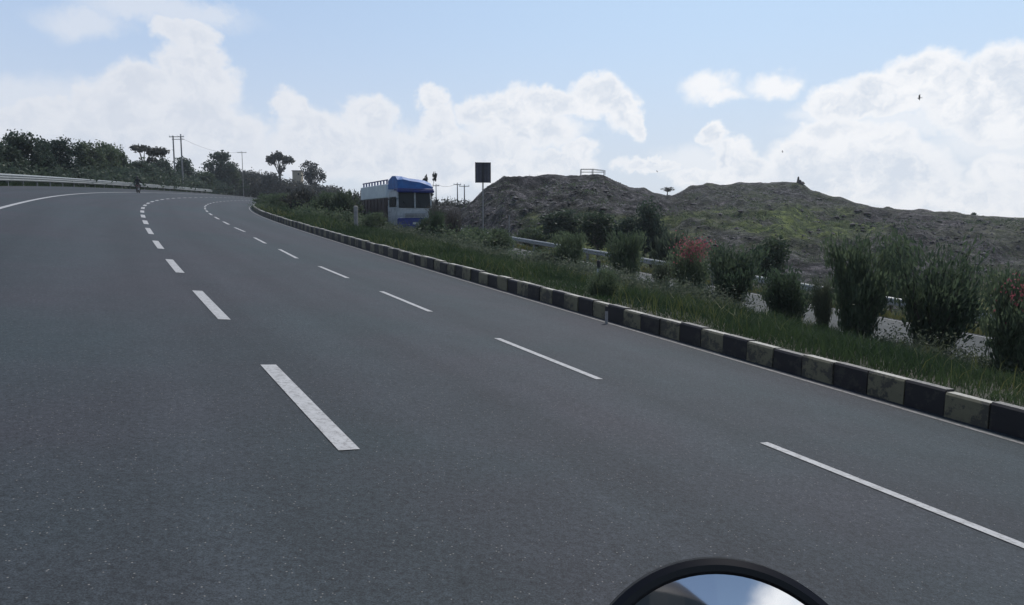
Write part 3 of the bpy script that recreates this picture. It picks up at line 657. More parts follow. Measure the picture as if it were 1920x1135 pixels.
# ------------------------------------------------------------------ truck
def T(px,D): return at(px,D)
def truck():
    s_t,o_t=None,None
    x,y,z=at(779,47.5); u,v,s_t,o_t=near_so(np.array([x]),np.array([y])); th=float(np.interp(s_t[0],S,TH))
    e=empty('truck',(x,y,z),math.pi-th-.0)       # local +Y is the driving direction, towards the camera
    tag(e,'blue and white lorry with a tarpaulined load coming the other way behind the median','truck')
    # local frame: y=0 front of cab, body extends to -y
    W2=1.25
    b=MB(); b.box((0,-1.05,1.62),(2.42,2.0,1.4),0,.06); b.box((0,-1.05,2.95),(2.36,1.9,.62),0,.08,taper=(.96,.95)); 
    for sx in(-1,1):
        b.box((sx*1.13,-.13,2.45),(.12,.16,.42),0,.02); b.box((sx*1.13,-1.95,2.45),(.12,.12,.42),0,.02); b.box((sx*1.15,-1.1,2.45),(.08,.10,.42),0,.01)
    b.box((0,-1.98,2.45),(2.2,.05,.5),0)
    b.build('cab',MT['white'],e)
    for sx in(-1,1):
        w=MB(); w.box((sx*.56,-.06,2.62),(1.04,.05,1.02),0,.015,R=Matrix.Rotation(math.radians(5),3,'X')); w.build('windscreen',MT['glass'],e)
    w=MB(); w.box((0,.0,2.60),(.09,.06,1.06),0,.01); w.build('windscreen_pillar',MT['white'],e)
    for sx in(-1,1):
        w=MB(); w.box((sx*1.215,-.95,2.50),(.03,1.3,.66),0,.01); w.build('side_window',MT['glass'],e)
        d=MB(); d.box((sx*1.22,-.95,1.72),(.035,1.3,.8),0,.01); dr_=d.build('door',MT['white'],e); h_=MB(); h_.box((sx*1.25,-1.45,1.85),(.03,.16,.04),0,.008); h_.build('door_handle',MT['dark'],dr_)
    g_=MB(); g_.box((0,.02,1.55),(1.5,.05,.5),0,.02)
    for k in range(5): g_.box((0,.055,1.38+k*.085),(1.4,.03,.03),1)
    g_.build('grille',[MT['white'],MT['dark']],e)
    bu=MB(); bu.box((0,.12,1.12),(2.46,.26,.66),0,.06); bo=bu.build('bumper',MT['bluep'],e)
    n_=MB(); n_.box((.0,.262,1.12),(.5,.02,.14),0,.004); n_.build('number_plate',MT['white'],bo)
    for sx in(-1,1):
        l=MB(); l.lathe((sx*.95,.0,1.38),[(.02,-.02),(.13,-.02),(.14,.04),(.10,.075),(.03,.085)],'Y',18); l.build('headlight',MT['lamp'],e)
        m_=MB(); m_.tube([(sx*1.2,-.1,2.75),(sx*1.5,.05,2.8),(sx*1.5,.05,2.3),(sx*1.2,-.1,2.2)],.018,6); mo=m_.build('mirror_arm',MT['dark'],e)
        q=MB(); q.box((sx*1.5,.05,2.5),(.18,.06,.36),0,.02); q.build('wing_mirror',MT['dark'],mo)
        wp=MB(); wp.tube([(sx*.5,.02,2.13),(sx*.5+.3,.045,2.55)],.012,5); wp.build('wiper',MT['dark'],e)
    v=MB(); v.box((0,.14,3.20),(2.5,.34,.16),0,.03,R=Matrix.Rotation(math.radians(-12),3,'X')); v.box((0,-.2,3.30),(2.44,.9,.12),0,.03); v.build('visor',MT['bluep'],e)
    # tarpaulin piled on the cab roof rack, higher on the (image) left
    t=MB(); prof_=[(-1.2,3.3,4.15),(-.8,3.3,4.2),(-.3,3.3,4.05),(.3,3.3,3.98),(.8,3.3,3.86),(1.2,3.3,3.72)]
    V=[];Fs=[]
    for j,yy_ in enumerate((.12,-.3,-1.0,-1.9)):
        for (xx,z0,z1) in prof_:
            jit=random.uniform(-.05,.05); V.append((-xx*-1.0 if False else xx,yy_,z1+jit-(.22 if j in(0,3) else 0)))
        for (xx,z0,z1) in prof_: V.append((xx,yy_,3.36))
    for j in range(3):
        a_=j*12
        for k in range(5):
            Fs+=[(a_+k,a_+k+1,a_+12+k+1,a_+12+k),(a_+6+k,a_+12+6+k,a_+12+6+k+1,a_+6+k+1)]
        Fs+=[(a_,a_+12,a_+18,a_+6),(a_+5,a_+11,a_+23,a_+17)]
    for a_ in(0,36):
        for k in range(5): Fs.append((a_+k,a_+k+1,a_+6+k+1,a_+6+k))
    t.add([(-p[0],p[1],p[2]) for p in V],Fs); t.build('tarpaulin',MT['blue'],e)
    # chassis, body
    c=MB()
    for sx in(-.4,.4): c.box((sx,-4.6,.95),(.12,8.6,.24),0)
    c.box((0,-2.2,.9),(1.2,.2,.3),0); c.box((0,-8.4,.9),(1.2,.2,.3),0); c.build('chassis',MT['dark'],e)
    bb=MB(); bb.box((0,-5.55,1.95),(2.46,6.5,1.7),0,.04)
    for k in range(8):
        for sx in(-1,1): bb.box((sx*1.25,-2.6-k*.86,1.95),(.06,.1,1.66),0,.01)
    bb.build('cargo_body',MT['brown'],e)
    up=MB()
    up.box((0,-5.55,3.28),(2.44,6.4,.92),0,.03); up.build('side_panel',MT['palep'],e)
    r=MB()
    for sx in(-1,1):
        r.box((sx*1.15,-5.2,4.0),(.07,6.2,.07),0)
        for k in range(9): r.box((sx*1.15,-2.3-k*.72,3.86),(.09,.09,.26),0,.01)
    r.build('roof_rail',MT['bluep'],e)
    for (yy_) in(-1.0,-6.6,-7.75):
        for sx in(-1,1):
            w=MB(); w.lathe((sx*1.05,yy_,.5),[(.2,-.13),(.46,-.13),(.5,-.09),(.5,.09),(.46,.13),(.3,.13),(.28,.09),(.05,.09)],'X',24); wo=w.build('wheel',MT['rubber'],e,True)
            q=MB(); q.lathe((sx*1.05,yy_,.5),[(.27,-.1),(.27,.1),(.1,.13),(.02,.13)],'X',16); q.build('rim',MT['post'],wo)
    return e
truck()
# ------------------------------------------------------------------ road sign seen from behind, masts, posts
def signpost():
    x,y,z=at(906,54); e=empty('road_sign',(x,y,z),.12); tag(e,'dark rectangular road sign on a tall pole left of the hills','road sign')
    zt=float(zpix(305,54))-z; zb=float(zpix(343,54))-z
    p=MB(); p.tube([(0,.0,-.2),(0,0,zt-.05)],.055,10); p.build('pole',MT['conc'],e)
    w=29/F*54
    b=MB(); b.box((0,-.08,(zt+zb)/2),(w,.03,zt-zb),0,.008); bo=b.build('sign_panel',MT['signback'],e)
    f=MB()
    for sx in(-1,1): f.box((sx*(w/2-.03),-.11,(zt+zb)/2),(.06,.05,zt-zb+.02),0,.005)
    for zz in(zt,zb): f.box((0,-.112,zz+(-.03 if zz==zt else .03)),(w-.12,.05,.06),0,.005)
    f.box((0,-.115,(zt+zb)/2),(.2,.05,zt-zb-.12),0,.005); f.box((-w*.25,-.113,(zt+zb)/2),(.04,.04,zt-zb-.12),0); f.box((w*.25,-.113,(zt+zb)/2),(.04,.04,zt-zb-.12),0)
    f.build('sign_frame',MT['signdark'],bo)
signpost()
def hpole():
    x,y,z=at(337,128); e=empty('power_pole',(x,y,z),-.1); tag(e,'twin concrete power poles joined by cross-arms, standing in the left tree belt','power pole')
    zt=float(zpix(252,128))-z; d=15/F*128/2
    for sx in(-1,1):
        p=MB(); p.tube([(sx*d,0,-.3),(sx*d,0,zt+(0 if sx>0 else -.25))],[.16,.11],8); p.build('pole',MT['conc'],e)
    c=MB(); c.box((0,-.12,zt-.45),(2.7,.12,.12),0,.01); c.box((.1,.12,zt-.85),(2.2,.1,.1),0,.01); c.build('crossarm',MT['post'],e)
    for k in(-1.25,-.75,.75,1.25): i_=MB(); i_.lathe((k,-.12,zt-.39),[(.03,0),(.07,.03),(.04,.08),(.06,.12),(.03,.2)],'Z',8); i_.build('insulator',MT['palep'],e)
    return (x,y,z+zt-.2)
PA=hpole()
def pole(px,D,top,label,arm=1.4,base=None,tilt=0.,group=None,r=.12):
    x,y,z=at(px,D)
    if base: z=float(zpix(base,D)); x=xpix(px,D,z)
    h_=float(zpix(top,D))-z; e=empty('power_pole',(x,y,z)); tag(e,label,'power pole',group)
    p=MB(); p.tube([(0,0,-.3),(tilt,0,h_)],[r,r*.6],8); p.build('pole',MT['conc'],e)
    if arm:
        c=MB(); c.box((tilt,-.1,h_-.3),(arm,.1,.1),0,.01); c.build('crossarm',MT['post'],e)
        for k in(-.45,0,.45): i_=MB(); i_.lathe((tilt+k*arm,-.1,h_-.25),[(.03,0),(.06,.03),(.03,.18)],'Z',8); i_.build('insulator',MT['palep'],e)
    return (x+tilt,y,z+h_-.1)
PB=pole(457,170,284,'faint distant power pole right of the drooping tree',2.2,r=.10)
PC=pole(858,118,343,'left one of the two power poles beside the sign',1.2)
PD=pole(871,116,346,'right one of the two power poles beside the sign, with a boxy top',1.6)
PE=pole(818,112,345,'thin power pole showing just right of the truck',1.0,r=.09)
x,y,z=at(955,52); e=empty('marker_mast',(x,y,z)); tag(e,'thin pale post rising before the foot of the left hill','post')
h_=float(zpix(405,52))-z; p=MB(); p.tube([(0,0,-.2),(0,0,h_)],[.05,.04],8); p.box((0,0,h_+.03),(.12,.12,.06),0,.01); p.build('pole',MT['conc'],e)
def wire(A,B,label,sag=1.2,dz=0.):
    e=MB(); pts=[]
    for k in range(25):
        t=k/24; pts.append((A[0]+(B[0]-A[0])*t,A[1]+(B[1]-A[1])*t,A[2]+(B[2]-A[2])*t-sag*4*t*(1-t)+dz))
    e.tube(pts,.022,4); o=e.build('power_line',MT['post']); tag(o,label,'cable')
wire(PA,PB,'thin power cable hanging from the twin poles to the distant pole')
wire(PC,PE,'short cable from the thin pole by the truck to the poles by the sign',.4)
# posts in the median
def delineator(px,D,top,w,label,dark_top=True,m='white'):
    x,y,z=at(px,D); h_=float(zpix(top,D))-z; e=empty('marker_post',(x,y,z)); tag(e,label,'post')
    p=MB(); p.tube([(0,0,-.1),(0,0,h_*.7),(0,0,h_*.72)],[w/2,w/2,w/2],10); p.build('shaft',MT[m],e)
    q=MB(); q.tube([(0,0,h_*.72),(0,0,h_*.97),(0,0,h_)],[w/2*1.03,w/2*1.03,w*.3],10); q.build('cap',MT['dark'] if dark_top else MT[m],e)
delineator(1137,13.3,574,.055,'thin dark-topped post standing at the kerb edge in mid-picture',True,'conc')
delineator(1122,19,488,.10,'short white post with a dark top among the median shrubs')
delineator(668,42,386,.24,'stout whitish post in the grass left of the truck',False,'conc')
# yellow building on the horizon
x,y,z=at(559,215); z=float(zpix(321,215))-4.2; x=xpix(559,215,z); e=empty('building',(x,y,z),.1); tag(e,'small pale yellow building showing over the scrub between the two lone trees','building')
b=MB(); b.box((0,0,1.0),(2.6,3,6.2),0,.04); wa=b.build('wall',MT['yellow'],e)
b=MB(); b.box((0,0,4.2),(2.9,3.4,.22),0,.03); b.build('roof',MT['roofm'],e)
for k in(.5,):
    w=MB(); w.box((k,-1.51,3.2),(.5,.06,.6),0,.01); w.build('window',MT['glass'],e)
# things on the hill tops
def on_hill(px): 
    Ds=float(np.interp(px,*zip(*RC)))*np.linspace(.9,.999,30); xs=(px-CX)/F*Ds; zs=hill_z(xs,Ds); k=int(np.argmin(topix(xs,Ds,zs)[1])); return float(xs[k]),float(Ds[k]),float(zs[k])
x,y,z=on_hill(1110); e=empty('frame_structure',(x,y,z-.1)); tag(e,'thin open metal frame standing on the flat top of the left hill','metal frame')
w=44/F*y; ht=float(zpix(317,y))-z+.1
b=MB()
for t in(-.5,0,.5):
    for dy in(0,1.2): b.tube([(w*t,dy,0),(w*t,dy,ht*(1 if t<.4 else .75))],.045,6)
b.build('upright',MT['post'],e)
b=MB()
for dy in(0,1.2): b.tube([(-w*.5,dy,ht*.98),(0,dy,ht*.98),(w*.5,dy,ht*.74)],.035,6); b.tube([(-w*.5,dy,ht*.5),(w*.5,dy,ht*.5)],.025,6)
b.build('rail',MT['post'],e)
x,y,z=on_hill(1490); e=empty('rubble_cairn',(x,y,z-.2)); tag(e,'jagged upright block on the summit of the right hill','rubble block')
b=MB(); b.box((0,0,.55),(.5,.6,1.3),0,.12,taper=(.5,.6)); b.box((.35,0,.3),(.6,.7,.7),0,.15,taper=(.6,.6)); b.box((.8,0,.1),(.7,.8,.5),0,.15,taper=(.6,.6)); b.build('block',MT['brown'],e)
# birds
def bird(px,py,D,label,sp_=.5):
    z=float(zpix(py,D)); x=xpix(px,D,z); b=MB(); s_=sp_
    b.lathe((0,0,0),[(.005,-.26*s_),(.05*s_,-.2*s_),(.09*s_,-.02*s_),(.08*s_,.1*s_),(.05*s_,.2*s_),(.045*s_,.25*s_),(.005,.34*s_)],'Y',10)
    for sx in(-1,1):
        V=[(sx*.05*s_,.12*s_,.02),(sx*.05*s_,-.1*s_,.02),(sx*.45*s_,-.08*s_,.22*s_),(sx*.42*s_,.16*s_,.22*s_),(sx*.9*s_,-.12*s_,.12*s_)]
        V+=[(a_,b_,c_-.012) for a_,b_,c_ in V]
        b.add(V,[(0,1,2,3),(3,2,4),(5,8,7,6),(8,9,7),(0,3,8,5),(1,6,7,2),(3,4,9,8),(2,7,9,4),(0,5,6,1)])
    b.add([(-.05*s_,-.2*s_,0),(.05*s_,-.2*s_,0),(.1*s_,-.42*s_,0),(-.1*s_,-.42*s_,0),(0,-.3*s_,-.02)],[(0,1,2,3),(0,4,1),(1,4,2),(2,4,3),(3,4,0)])
    o=b.build('bird',MT['dark']); o.location=(x,D,z); o.rotation_euler=(0,.5,1.1); tag(o,label,'bird')
bird(1724,184,70,'dark bird flying before the big right-hand cloud',.55)
bird(1467,285,120,'tiny bird above the summit of the right hill',.45)
bird(1232,322,120,'tiny bird above the dip between the hills',.4)
# ------------------------------------------------------------------ skinned figures
def skinned(name,chain,edges,m,parent,sub=2):
    me=bpy.data.meshes.new(name); me.from_pydata([c[:3] for c in chain],edges,[]); o=obj(name,me,parent)
    me.materials.append(m); o.modifiers.new('Skin','SKIN'); 
    sv=me.skin_vertices
    if not sv:
        bm_=__import__('bmesh').new(); bm_.from_mesh(me); bm_.verts.layers.skin.verify(); bm_.to_mesh(me); bm_.free(); sv=me.skin_vertices
    for i,c in enumerate(chain):
        sv[0].data[i].radius=(c[3],c[3] if len(c)<5 else c[4]); sv[0].data[i].use_root=(i==0)
    q=o.modifiers.new('Sub','SUBSURF'); q.levels=sub; q.render_levels=sub
    for p in me.polygons: p.use_smooth=True
    return o
def rider_body(parent,m,hand_y=.62,hand_z=1.08,hw=.34,lean=.12,sit=(0,-.1,.86)):
    sx_,sy_,sz=sit
    ch=[(sx_,sy_,sz,.15,.12),(0,sy_+lean*.4,sz+.22,.14,.11),(0,sy_+lean*.9,sz+.42,.17,.12),(0,sy_+lean,sz+.52,.10,.09),(0,sy_+lean*1.1,sz+.60,.055)]
    ed=[(0,1),(1,2),(2,3),(3,4)]
    for s_ in(-1,1):
        b=len(ch); ch+=[(s_*.19,sy_+lean,sz+.47,.07),(s_*.26,sy_+lean+.16,sz+.30,.052),(s_*.33,sy_+lean+.34,sz+.26,.044),(s_*hw,hand_y,hand_z,.032)]
        ed+=[(3,b),(b,b+1),(b+1,b+2),(b+2,b+3)]
        b=len(ch); ch+=[(s_*.12,sy_+.06,sz-.03,.10),(s_*.19,sy_+.42,sz-.02,.075),(s_*.17,sy_+.30,sz-.36,.055),(s_*.17,sy_+.24,sz-.52,.045),(s_*.18,sy_+.42,sz-.56,.04)]
        ed+=[(0,b),(b,b+1),(b+1,b+2),(b+2,b+3),(b+3,b+4)]
    return skinned('body',ch,ed,m,parent)
def helmet(parent,c,m):
    b=MB(); b.lathe((c[0],c[1],c[2]),[(.02,.135),(.07,.12),(.115,.07),(.13,0),(.125,-.06),(.10,-.11),(.06,-.125)],'Z',24,sy=1.12); h_=b.build('helmet',m,parent,True)
    v=MB(); V=[];Fs=[]
    for i,a in enumerate(np.linspace(-1.1,1.1,12)):
        for zz in(-.045,.05): V.append((c[0]+.137*math.sin(a),c[1]+.152*math.cos(a),c[2]+zz))
        for zz in(-.045,.05): V.append((c[0]+.128*math.sin(a),c[1]+.142*math.cos(a),c[2]+zz))
    for i in range(11): a=i*4; Fs+=[(a,a+4,a+5,a+1),(a+2,a+3,a+7,a+6),(a+1,a+5,a+7,a+3),(a,a+2,a+6,a+4)]
    v.add(V,Fs); v.build('visor',MT['glass'],h_)
def motorcycle(loc,rz,label,mirrors=True,wide=.34,wbase=1.32):
    e=empty('motorcycle',loc,rz); tag(e,label,'motorcycle')
    for yy_ in(-.55,wbase-.55):
        w=MB(); w.lathe((0,yy_,.31),[(.24,-.035),(.27,-.05),(.31,-.03),(.315,0),(.31,.03),(.27,.05),(.24,.035)],'X',32); wo=w.build('wheel',MT['rubber'],e,True)
        q=MB(); q.lathe((0,yy_,.31),[(.03,-.07),(.05,-.06),(.05,.06),(.03,.07)],'X',14)
        for k in range(8): a=k*math.pi/4; q.tube([(0,yy_+.04*math.cos(a),.31+.04*math.sin(a)),(0,yy_+.25*math.cos(a),.31+.25*math.sin(a))],.009,5)
        q.build('rim',MT['chrome'],wo)
    fy=wbase-.55
    f=MB()
    for s_ in(-1,1): f.tube([(s_*.09,fy,.31),(s_*.09,fy-.22,.92)],[.022,.026],8); f.tube([(s_*.07,-.55,.31),(s_*.1,-.45,.66)],.02,8); f.tube([(s_*.05,-.55,.31),(s_*.07,.1,.33)],.02,8)
    f.tube([(0,fy-.24,.86),(0,.25,.72),(0,-.4,.68),(0,-.65,.7)],.03,8); f.tube([(0,fy-.2,.8),(0,.38,.35),(0,.0,.3)],.025,8); f.build('frame',MT['dark'],e)
    g_=MB(); g_.box((0,.16,.42),(.26,.36,.26),0,.05); 
    for k in range(5): g_.box((0,.3,.52+k*.03),(.2,.16,.012),0)
    g_.build('engine',MT['post'],e,True)
    t=MB(); t.tube([(0,.44,.83),(0,.36,.86),(0,.2,.86),(0,.04,.80),(0,-.02,.78)],[.05,.13,.15,.11,.05],14); t.build('fuel_tank',MT['redp'],e,True)
    s_=MB(); s_.box((0,-.3,.78),(.26,.68,.09),0,.04); s_.build('seat',MT['rubber'],e,True)
    m_=MB(); m_.tube([(0,fy-.34,.26+.3*1.25),(0,fy-.2,.68),(0,fy+.02,.70),(0,fy+.2,.62)],[.05,.06,.06,.04],8); m_.build('mudguard',MT['redp'],e,True)
    h_=MB(); h_.lathe((0,fy-.2,.88),[(.02,-.12),(.07,-.1),(.09,0),(.09,.04),(.02,.06)],'Y',18); h_.build('headlight',MT['chrome'],e,True)
    r=MB(); r.lathe((0,-.74,.72),[(.02,-.03),(.05,-.03),(.05,.02),(.02,.02)],'Y',12); r.build('tail_light',MT['flower'],e,True)
    x_=MB(); x_.tube([(.12,.2,.3),(.16,-.1,.27),(.17,-.6,.35)],[.025,.03,.045],10); x_.build('exhaust',MT['chrome'],e,True)
    hb=MB(); hb.tube([(-wide,.42,1.02),(-.18,.50,1.04),(-.08,.50,.98),(.08,.50,.98),(.18,.50,1.04),(wide,.42,1.02)],.012,8); ho=hb.build('handlebar',MT['chrome'],e,True)
    for s_ in(-1,1):
        q=MB(); q.tube([(s_*(wide-.12),.445,1.024),(s_*(wide+.01),.417,1.02)],.018,10); q.build('grip',MT['rubber'],ho,True)
    return e
# distant motorcyclist on the road
s0,o0=pix_so(259,362); x,y,z=[float(a) for a in W(s0,o0)]; th=float(np.interp(s0,S,TH))
motorcycle((x,y,z),-th,'dark motorcycle far ahead on the bend with its rider')
x2,y2=x,y; pe=empty('person',(x,y,z),-th); tag(pe,'distant person in dark clothes riding a motorcycle away on the bend','person')
rider_body(pe,MT['cloth'],.43,1.04,.33); helmet(pe,(0,.04,1.58),MT['dark'])
# ------------------------------------------------------------------ camera side: mirror of the motorcycle the picture is taken from
mdist=.34
def camray(px,py,depth):
    X=(px-CX)/F*depth; Y=(CY-py)/F*depth; return Vector((X,depth*clp+Y*slp,H-depth*slp+Y*clp))
MC=camray(1368,1358,mdist)
bike=motorcycle((-.12,-.10,float(G(-.12,-.1)[0])),0.05,'motorcycle carrying the camera, its round black mirror showing at the bottom edge',wide=.36)
zg=float(G(-.12,-.1)[0])
d=(MC-Vector((0,0,H))).normalized(); rdir=Vector((.0,-.9,.33)).normalized(); nrm=(rdir-d).normalized()
q=nrm.to_track_quat('Z','Y')
mb=MB(); R_=.0725
mb.lathe((0,0,0),[(R_-.0068,.0015),(R_-.0050,.0045),(R_-.002,.0050),(R_+.0012,.0030),(R_+.0022,-.003),(R_+.001,-.010),(R_-.006,-.018),(R_-.022,-.026),(.02,-.031),(.004,-.032)],'Z',96)
# remove front cap: rebuild as an open ring by using the lathe's first cap as backing below the glass
mo=mb.build('mirror_housing',MT['black'],bike,True)
bpy.context.view_layer.update()
mo.parent=bike; mo.matrix_parent_inverse=Matrix.Identity(4)
bw=Matrix.Translation(Vector(bike.location))@Matrix.Rotation(bike.rotation_euler[2],4,'Z')
mo.matrix_local=bw.inverted()@(Matrix.Translation(MC)@q.to_matrix().to_4x4())
gl=MB(); V=[(0,0,.0032)];Fs=[];nr=10;nc=96
for j in range(1,nr+1):
    rr=(R_-.0064)*j/nr
    for k in range(nc): a=2*math.pi*k/nc; V.append((rr*math.cos(a),rr*math.sin(a),.0032-.0010*(rr/R_)**2))
for k in range(nc): Fs.append((0,1+k,1+(k+1)%nc))
for j in range(nr-1):
    for k in range(nc): a_=1+j*nc; Fs.append((a_+k,a_+nc+k,a_+nc+(k+1)%nc,a_+(k+1)%nc))
gl.add(V,Fs); glo=gl.build('mirror_glass',MT['mirror'],mo,False)
for p in glo.data.polygons: p.use_smooth=True
st=MB(); base_l=bw.inverted()@(MC-nrm*.03); 
st.tube([tuple(base_l),tuple(base_l+Vector((.02,.03,-.05))),(base_l.x+.03,.46,1.12),(base_l.x+.02,.455,1.03),(.26,.44,1.03)],[.006]*5,8); st.build('mirror_stem',MT['black'],bike,True)
# rider in dark clothing, only seen reflected in the mirror
rp_=empty('person',(-.12,-.10,zg),.05); tag(rp_,'rider in dark clothes behind the camera, glimpsed as a dark shape in the mirror','person')
rider_body(rp_,MT['cloth'],.42,1.04,.33,sit=(0,-.42,1.03)); helmet(rp_,(.10,-.27,1.77),MT['dark'])
# ------------------------------------------------------------------ camera
cam=bpy.data.objects.new('camera',bpy.data.cameras.new('camera')); COL.objects.link(cam); sc.camera=cam
cam.location=(0,0,H); cam.rotation_euler=(math.pi/2-PL,0,0)
cam.data.sensor_width=36; cam.data.lens=F/1920*36; cam.data.clip_end=20000; cam.data.clip_start=.02
# ------------------------------------------------------------------ light
SEL,SAZ=math.radians(56),math.radians(28)       # sun ahead and to the right
sun=bpy.data.objects.new('sun',bpy.data.lights.new('sun','SUN')); COL.objects.link(sun)
sun.data.energy=2.9; sun.data.angle=math.radians(.6); sun.data.color=(1,.96,.9)
sd=Vector((math.sin(SAZ)*math.cos(SEL),math.cos(SAZ)*math.cos(SEL),math.sin(SEL)))
sun.rotation_euler=(-sd).to_track_quat('-Z','Y').to_euler()
w=bpy.data.worlds.new('World'); sc.world=w; w.use_nodes=True; N=w.node_tree.nodes; L=w.node_tree.links
bg=N['Background']; bg.inputs['Strength'].default_value=.10
sk=N.new('ShaderNodeTexSky'); sk.sky_type='NISHITA'; sk.sun_disc=False; sk.sun_elevation=SEL; sk.sun_rotation=SAZ; sk.air_density=1.; sk.dust_density=1.2; sk.ozone_density=1.6
tc=N.new('ShaderNodeTexCoord'); sx=N.new('ShaderNodeSeparateXYZ'); L.new(tc.outputs['Generated'],sx.inputs[0])
def Mth(op,a,b_=None,c_=None,clamp=False):
    q=N.new('ShaderNodeMath'); q.operation=op; q.use_clamp=clamp
    for i,v_ in enumerate((a,b_,c_)):
        if v_ is None: continue
        if isinstance(v_,(int,float)): q.inputs[i].default_value=v_
        else: L.new(v_,q.inputs[i])
    return q.outputs[0]
def SS_(v,a,b_,ta=0.,tb=1.):
    q=N.new('ShaderNodeMapRange'); q.interpolation_type='SMOOTHSTEP'; L.new(v,q.inputs['Value'])
    for k,t in (('From Min',a),('From Max',b_),('To Min',ta),('To Max',tb)): q.inputs[k].default_value=t
    return q.outputs[0]
az=Mth('ARCTAN2',sx.outputs[0],sx.outputs[1]); el=Mth('ARCSINE',sx.outputs[2])
cmb=N.new('ShaderNodeCombineXYZ'); L.new(az,cmb.inputs[0]); L.new(el,cmb.inputs[1])
pv=cmb.outputs[0]
def wn(vec,scale,det,ro=.55,dim='3D'):
    q=N.new('ShaderNodeTexNoise'); q.inputs['Scale'].default_value=scale; q.inputs['Detail'].default_value=det; q.inputs['Roughness'].default_value=ro; L.new(vec,q.inputs['Vector']); return q
def VM(op,a,b_=None,sc_=None):
    q=N.new('ShaderNodeVectorMath'); q.operation=op
    if isinstance(a,tuple): q.inputs[0].default_value=a
    else: L.new(a,q.inputs[0])
    if b_ is not None:
        if isinstance(b_,tuple): q.inputs[1].default_value=b_
        else: L.new(b_,q.inputs[1])
    if sc_ is not None: q.inputs['Scale'].default_value=sc_
    return q.outputs['Value'] if op=='LENGTH' else q.outputs[0]
n1=VM('SUBTRACT',wn(pv,9,5,.6).outputs['Color'],(.5,.5,.5)); n1=VM('MULTIPLY',n1,(.075,.055,0))
n2=VM('SUBTRACT',wn(pv,34,4,.6).outputs['Color'],(.5,.5,.5)); n2=VM('MULTIPLY',n2,(.026,.022,0))
n3=VM('MULTIPLY',VM('SUBTRACT',wn(pv,95,3,.6).outputs['Color'],(.5,.5,.5)),(.013,.011,0))
pw=VM('ADD',VM('ADD',VM('ADD',pv,n1),n2),n3)
def pae(px,py):
    X=(px-CX)/F;Y=(CY-py)/F; x=X;y=clp+Y*slp;z=-slp+Y*clp; r=math.sqrt(x*x+y*y+z*z); return math.atan2(x,y),math.asin(z/r)
CB=[ # px,py,rx,ry
(365,112,56,42),(400,158,58,44),(335,140,50,56),(350,60,55,26),(260,165,62,42),(225,205,90,52),(350,215,110,70),(110,215,90,34),(40,235,90,40),(230,280,300,60),(430,250,70,50),
(548,212,36,36),(580,255,75,48),(690,225,52,42),(640,280,160,60),(803,193,38,34),(822,245,44,55),(858,300,60,60),(760,300,120,60),
(905,215,58,34),(965,198,60,42),(1035,192,58,36),(1112,182,58,42),(1160,210,44,46),(1187,240,24,30),(985,245,120,42),(1085,285,45,26),(1040,312,90,34),(1210,312,60,18),(930,300,90,60),
(1745,138,66,48),(1888,138,78,52),(1650,180,76,46),(1590,200,70,32),(1815,190,90,60),(1900,225,110,46),(1960,170,90,70),
(1338,255,28,22),(1372,292,50,30),(1390,310,60,26),(1560,262,66,40),(1610,290,105,60),(1690,335,95,70),(1500,305,66,42),(1560,350,190,50),(1900,330,60,44),(1800,380,140,40),(1330,330,90,26)]
CW=[(300,15,150,26),(160,35,75,30),(400,22,50,22),(1560,215,70,20),(1700,235,180,26),(1880,270,120,30),(1300,300,90,30),(60,180,120,40)]
def accum(lst,vec,extra=()):
    cur=None
    for it in lst:
        px,py,rx,ry=it; a_,e_=pae(px,py)
        d_=VM('LENGTH',VM('MULTIPLY',VM('SUBTRACT',vec,(a_,e_,0.)),(F/rx,F/ry,0.)))
        cur=d_ if cur is None else Mth('SMOOTH_MIN',cur,d_,.05)
    for (a_,e_,ra,re) in extra:
        d_=VM('LENGTH',VM('MULTIPLY',VM('SUBTRACT',vec,(a_,e_,0.)),(1/ra,1/re,0.))); cur=Mth('MINIMUM',cur,d_)
    return cur
EXTRA=[(2.97,.47,.13,.12),(-2.2,.3,.4,.12),(1.6,.35,.35,.14),(-1.3,.3,.3,.14),(1.6,.2,.4,.14),(-1.5,.2,.4,.15)]
CP=[(1330,164,44,32),(1352,180,34,18),(1440,166,56,28),(1472,172,38,20)]
pf=Mth('MULTIPLY',SS_(accum(CP,pw),1.15,.35),.96)
dh=accum(CB,pw,EXTRA); dw=accum(CW,pw)
hard=SS_(dh,1.11,.68); wisp=Mth('MULTIPLY',SS_(dw,1.25,.35),.65)
dens=Mth('MAXIMUM',Mth('MAXIMUM',hard,wisp),pf)
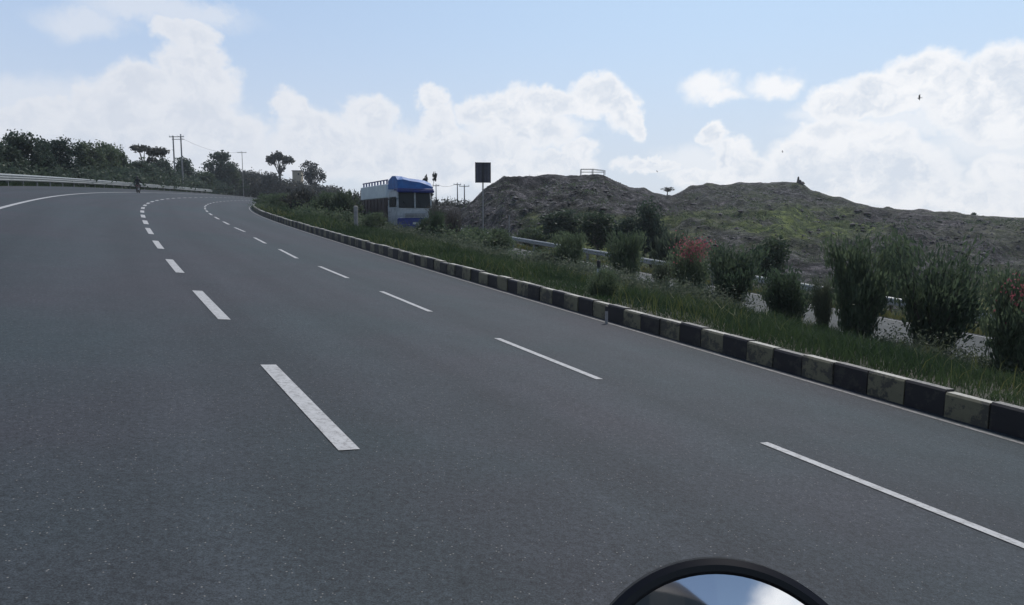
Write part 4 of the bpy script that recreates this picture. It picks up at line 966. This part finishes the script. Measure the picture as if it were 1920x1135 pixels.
# shading: bright rims, greyer cores, softened by billow noise
bil=wn(pw,26,7,.66).outputs['Fac']; core=SS_(dh,.86,.40); sh=Mth('MULTIPLY',Mth('MULTIPLY',core,SS_(bil,.36,.66)),.9)
side=SS_(az,-.55,.35)
def RGBr(f,c0,c1):
    q=N.new('ShaderNodeMix'); q.data_type='RGBA'; L.new(f,q.inputs['Factor'])
    for k,c_ in (('A',c0),('B',c1)):
        if isinstance(c_,tuple): q.inputs[k].default_value=(*c_,1)
        else: L.new(c_,q.inputs[k])
    return q.outputs['Result']
K=10.
def kc(r_,g_,b_): return (r_*K,g_*K,b_*K)
bright=RGBr(side,kc(.79,.82,.88),kc(.98,.985,1.0)); dull=RGBr(side,kc(.67,.72,.81),kc(.68,.745,.84))
cc=RGBr(sh,bright,dull)
# sky base: Nishita, paled by high veil and by horizon haze
veil=Mth('MULTIPLY',SS_(el,.75,.2,.0,.90),SS_(Mth('ABSOLUTE',az),2.2,1.0,.36,1.))
skm=RGBr(veil,sk.outputs['Color'],RGBr(SS_(el,-.02,.30),kc(.72,.78,.87),RGBr(side,kc(.47,.62,.86),kc(.55,.74,.98))))
fin=RGBr(Mth('MULTIPLY',dens,SS_(el,-.02,.16,.70,.95)),skm,cc)
L.new(fin,bg.inputs['Color'])
hz=MB(); hz.box((0,130,8),(560,420,52)); ho_=hz.build('haze',MT['conc']); ho_['kind']='stuff'  # thin air volume added to lift the dark tones
hzm=bpy.data.materials.new('haze_air'); N,L=nt(hzm); N.remove(N['Principled BSDF']); pvn=N.new('ShaderNodeVolumePrincipled'); pvn.inputs['Color'].default_value=(.82,.90,1,1); pvn.inputs['Density'].default_value=.00038; pvn.inputs['Anisotropy'].default_value=.3
L.new(pvn.outputs[0],N['Material Output'].inputs['Volume']); ho_.data.materials.clear(); ho_.data.materials.append(hzm)
# ------------------------------------------------------------------ render settings
sc.render.engine='CYCLES'; sc.cycles.samples=96; sc.cycles.use_denoising=True; sc.cycles.max_bounces=4; sc.cycles.diffuse_bounces=3; sc.cycles.glossy_bounces=3
sc.render.resolution_x=1024; sc.render.resolution_y=605
sc.view_settings.view_transform='Standard'; sc.view_settings.look='None'; sc.view_settings.exposure=0; sc.view_settings.gamma=1
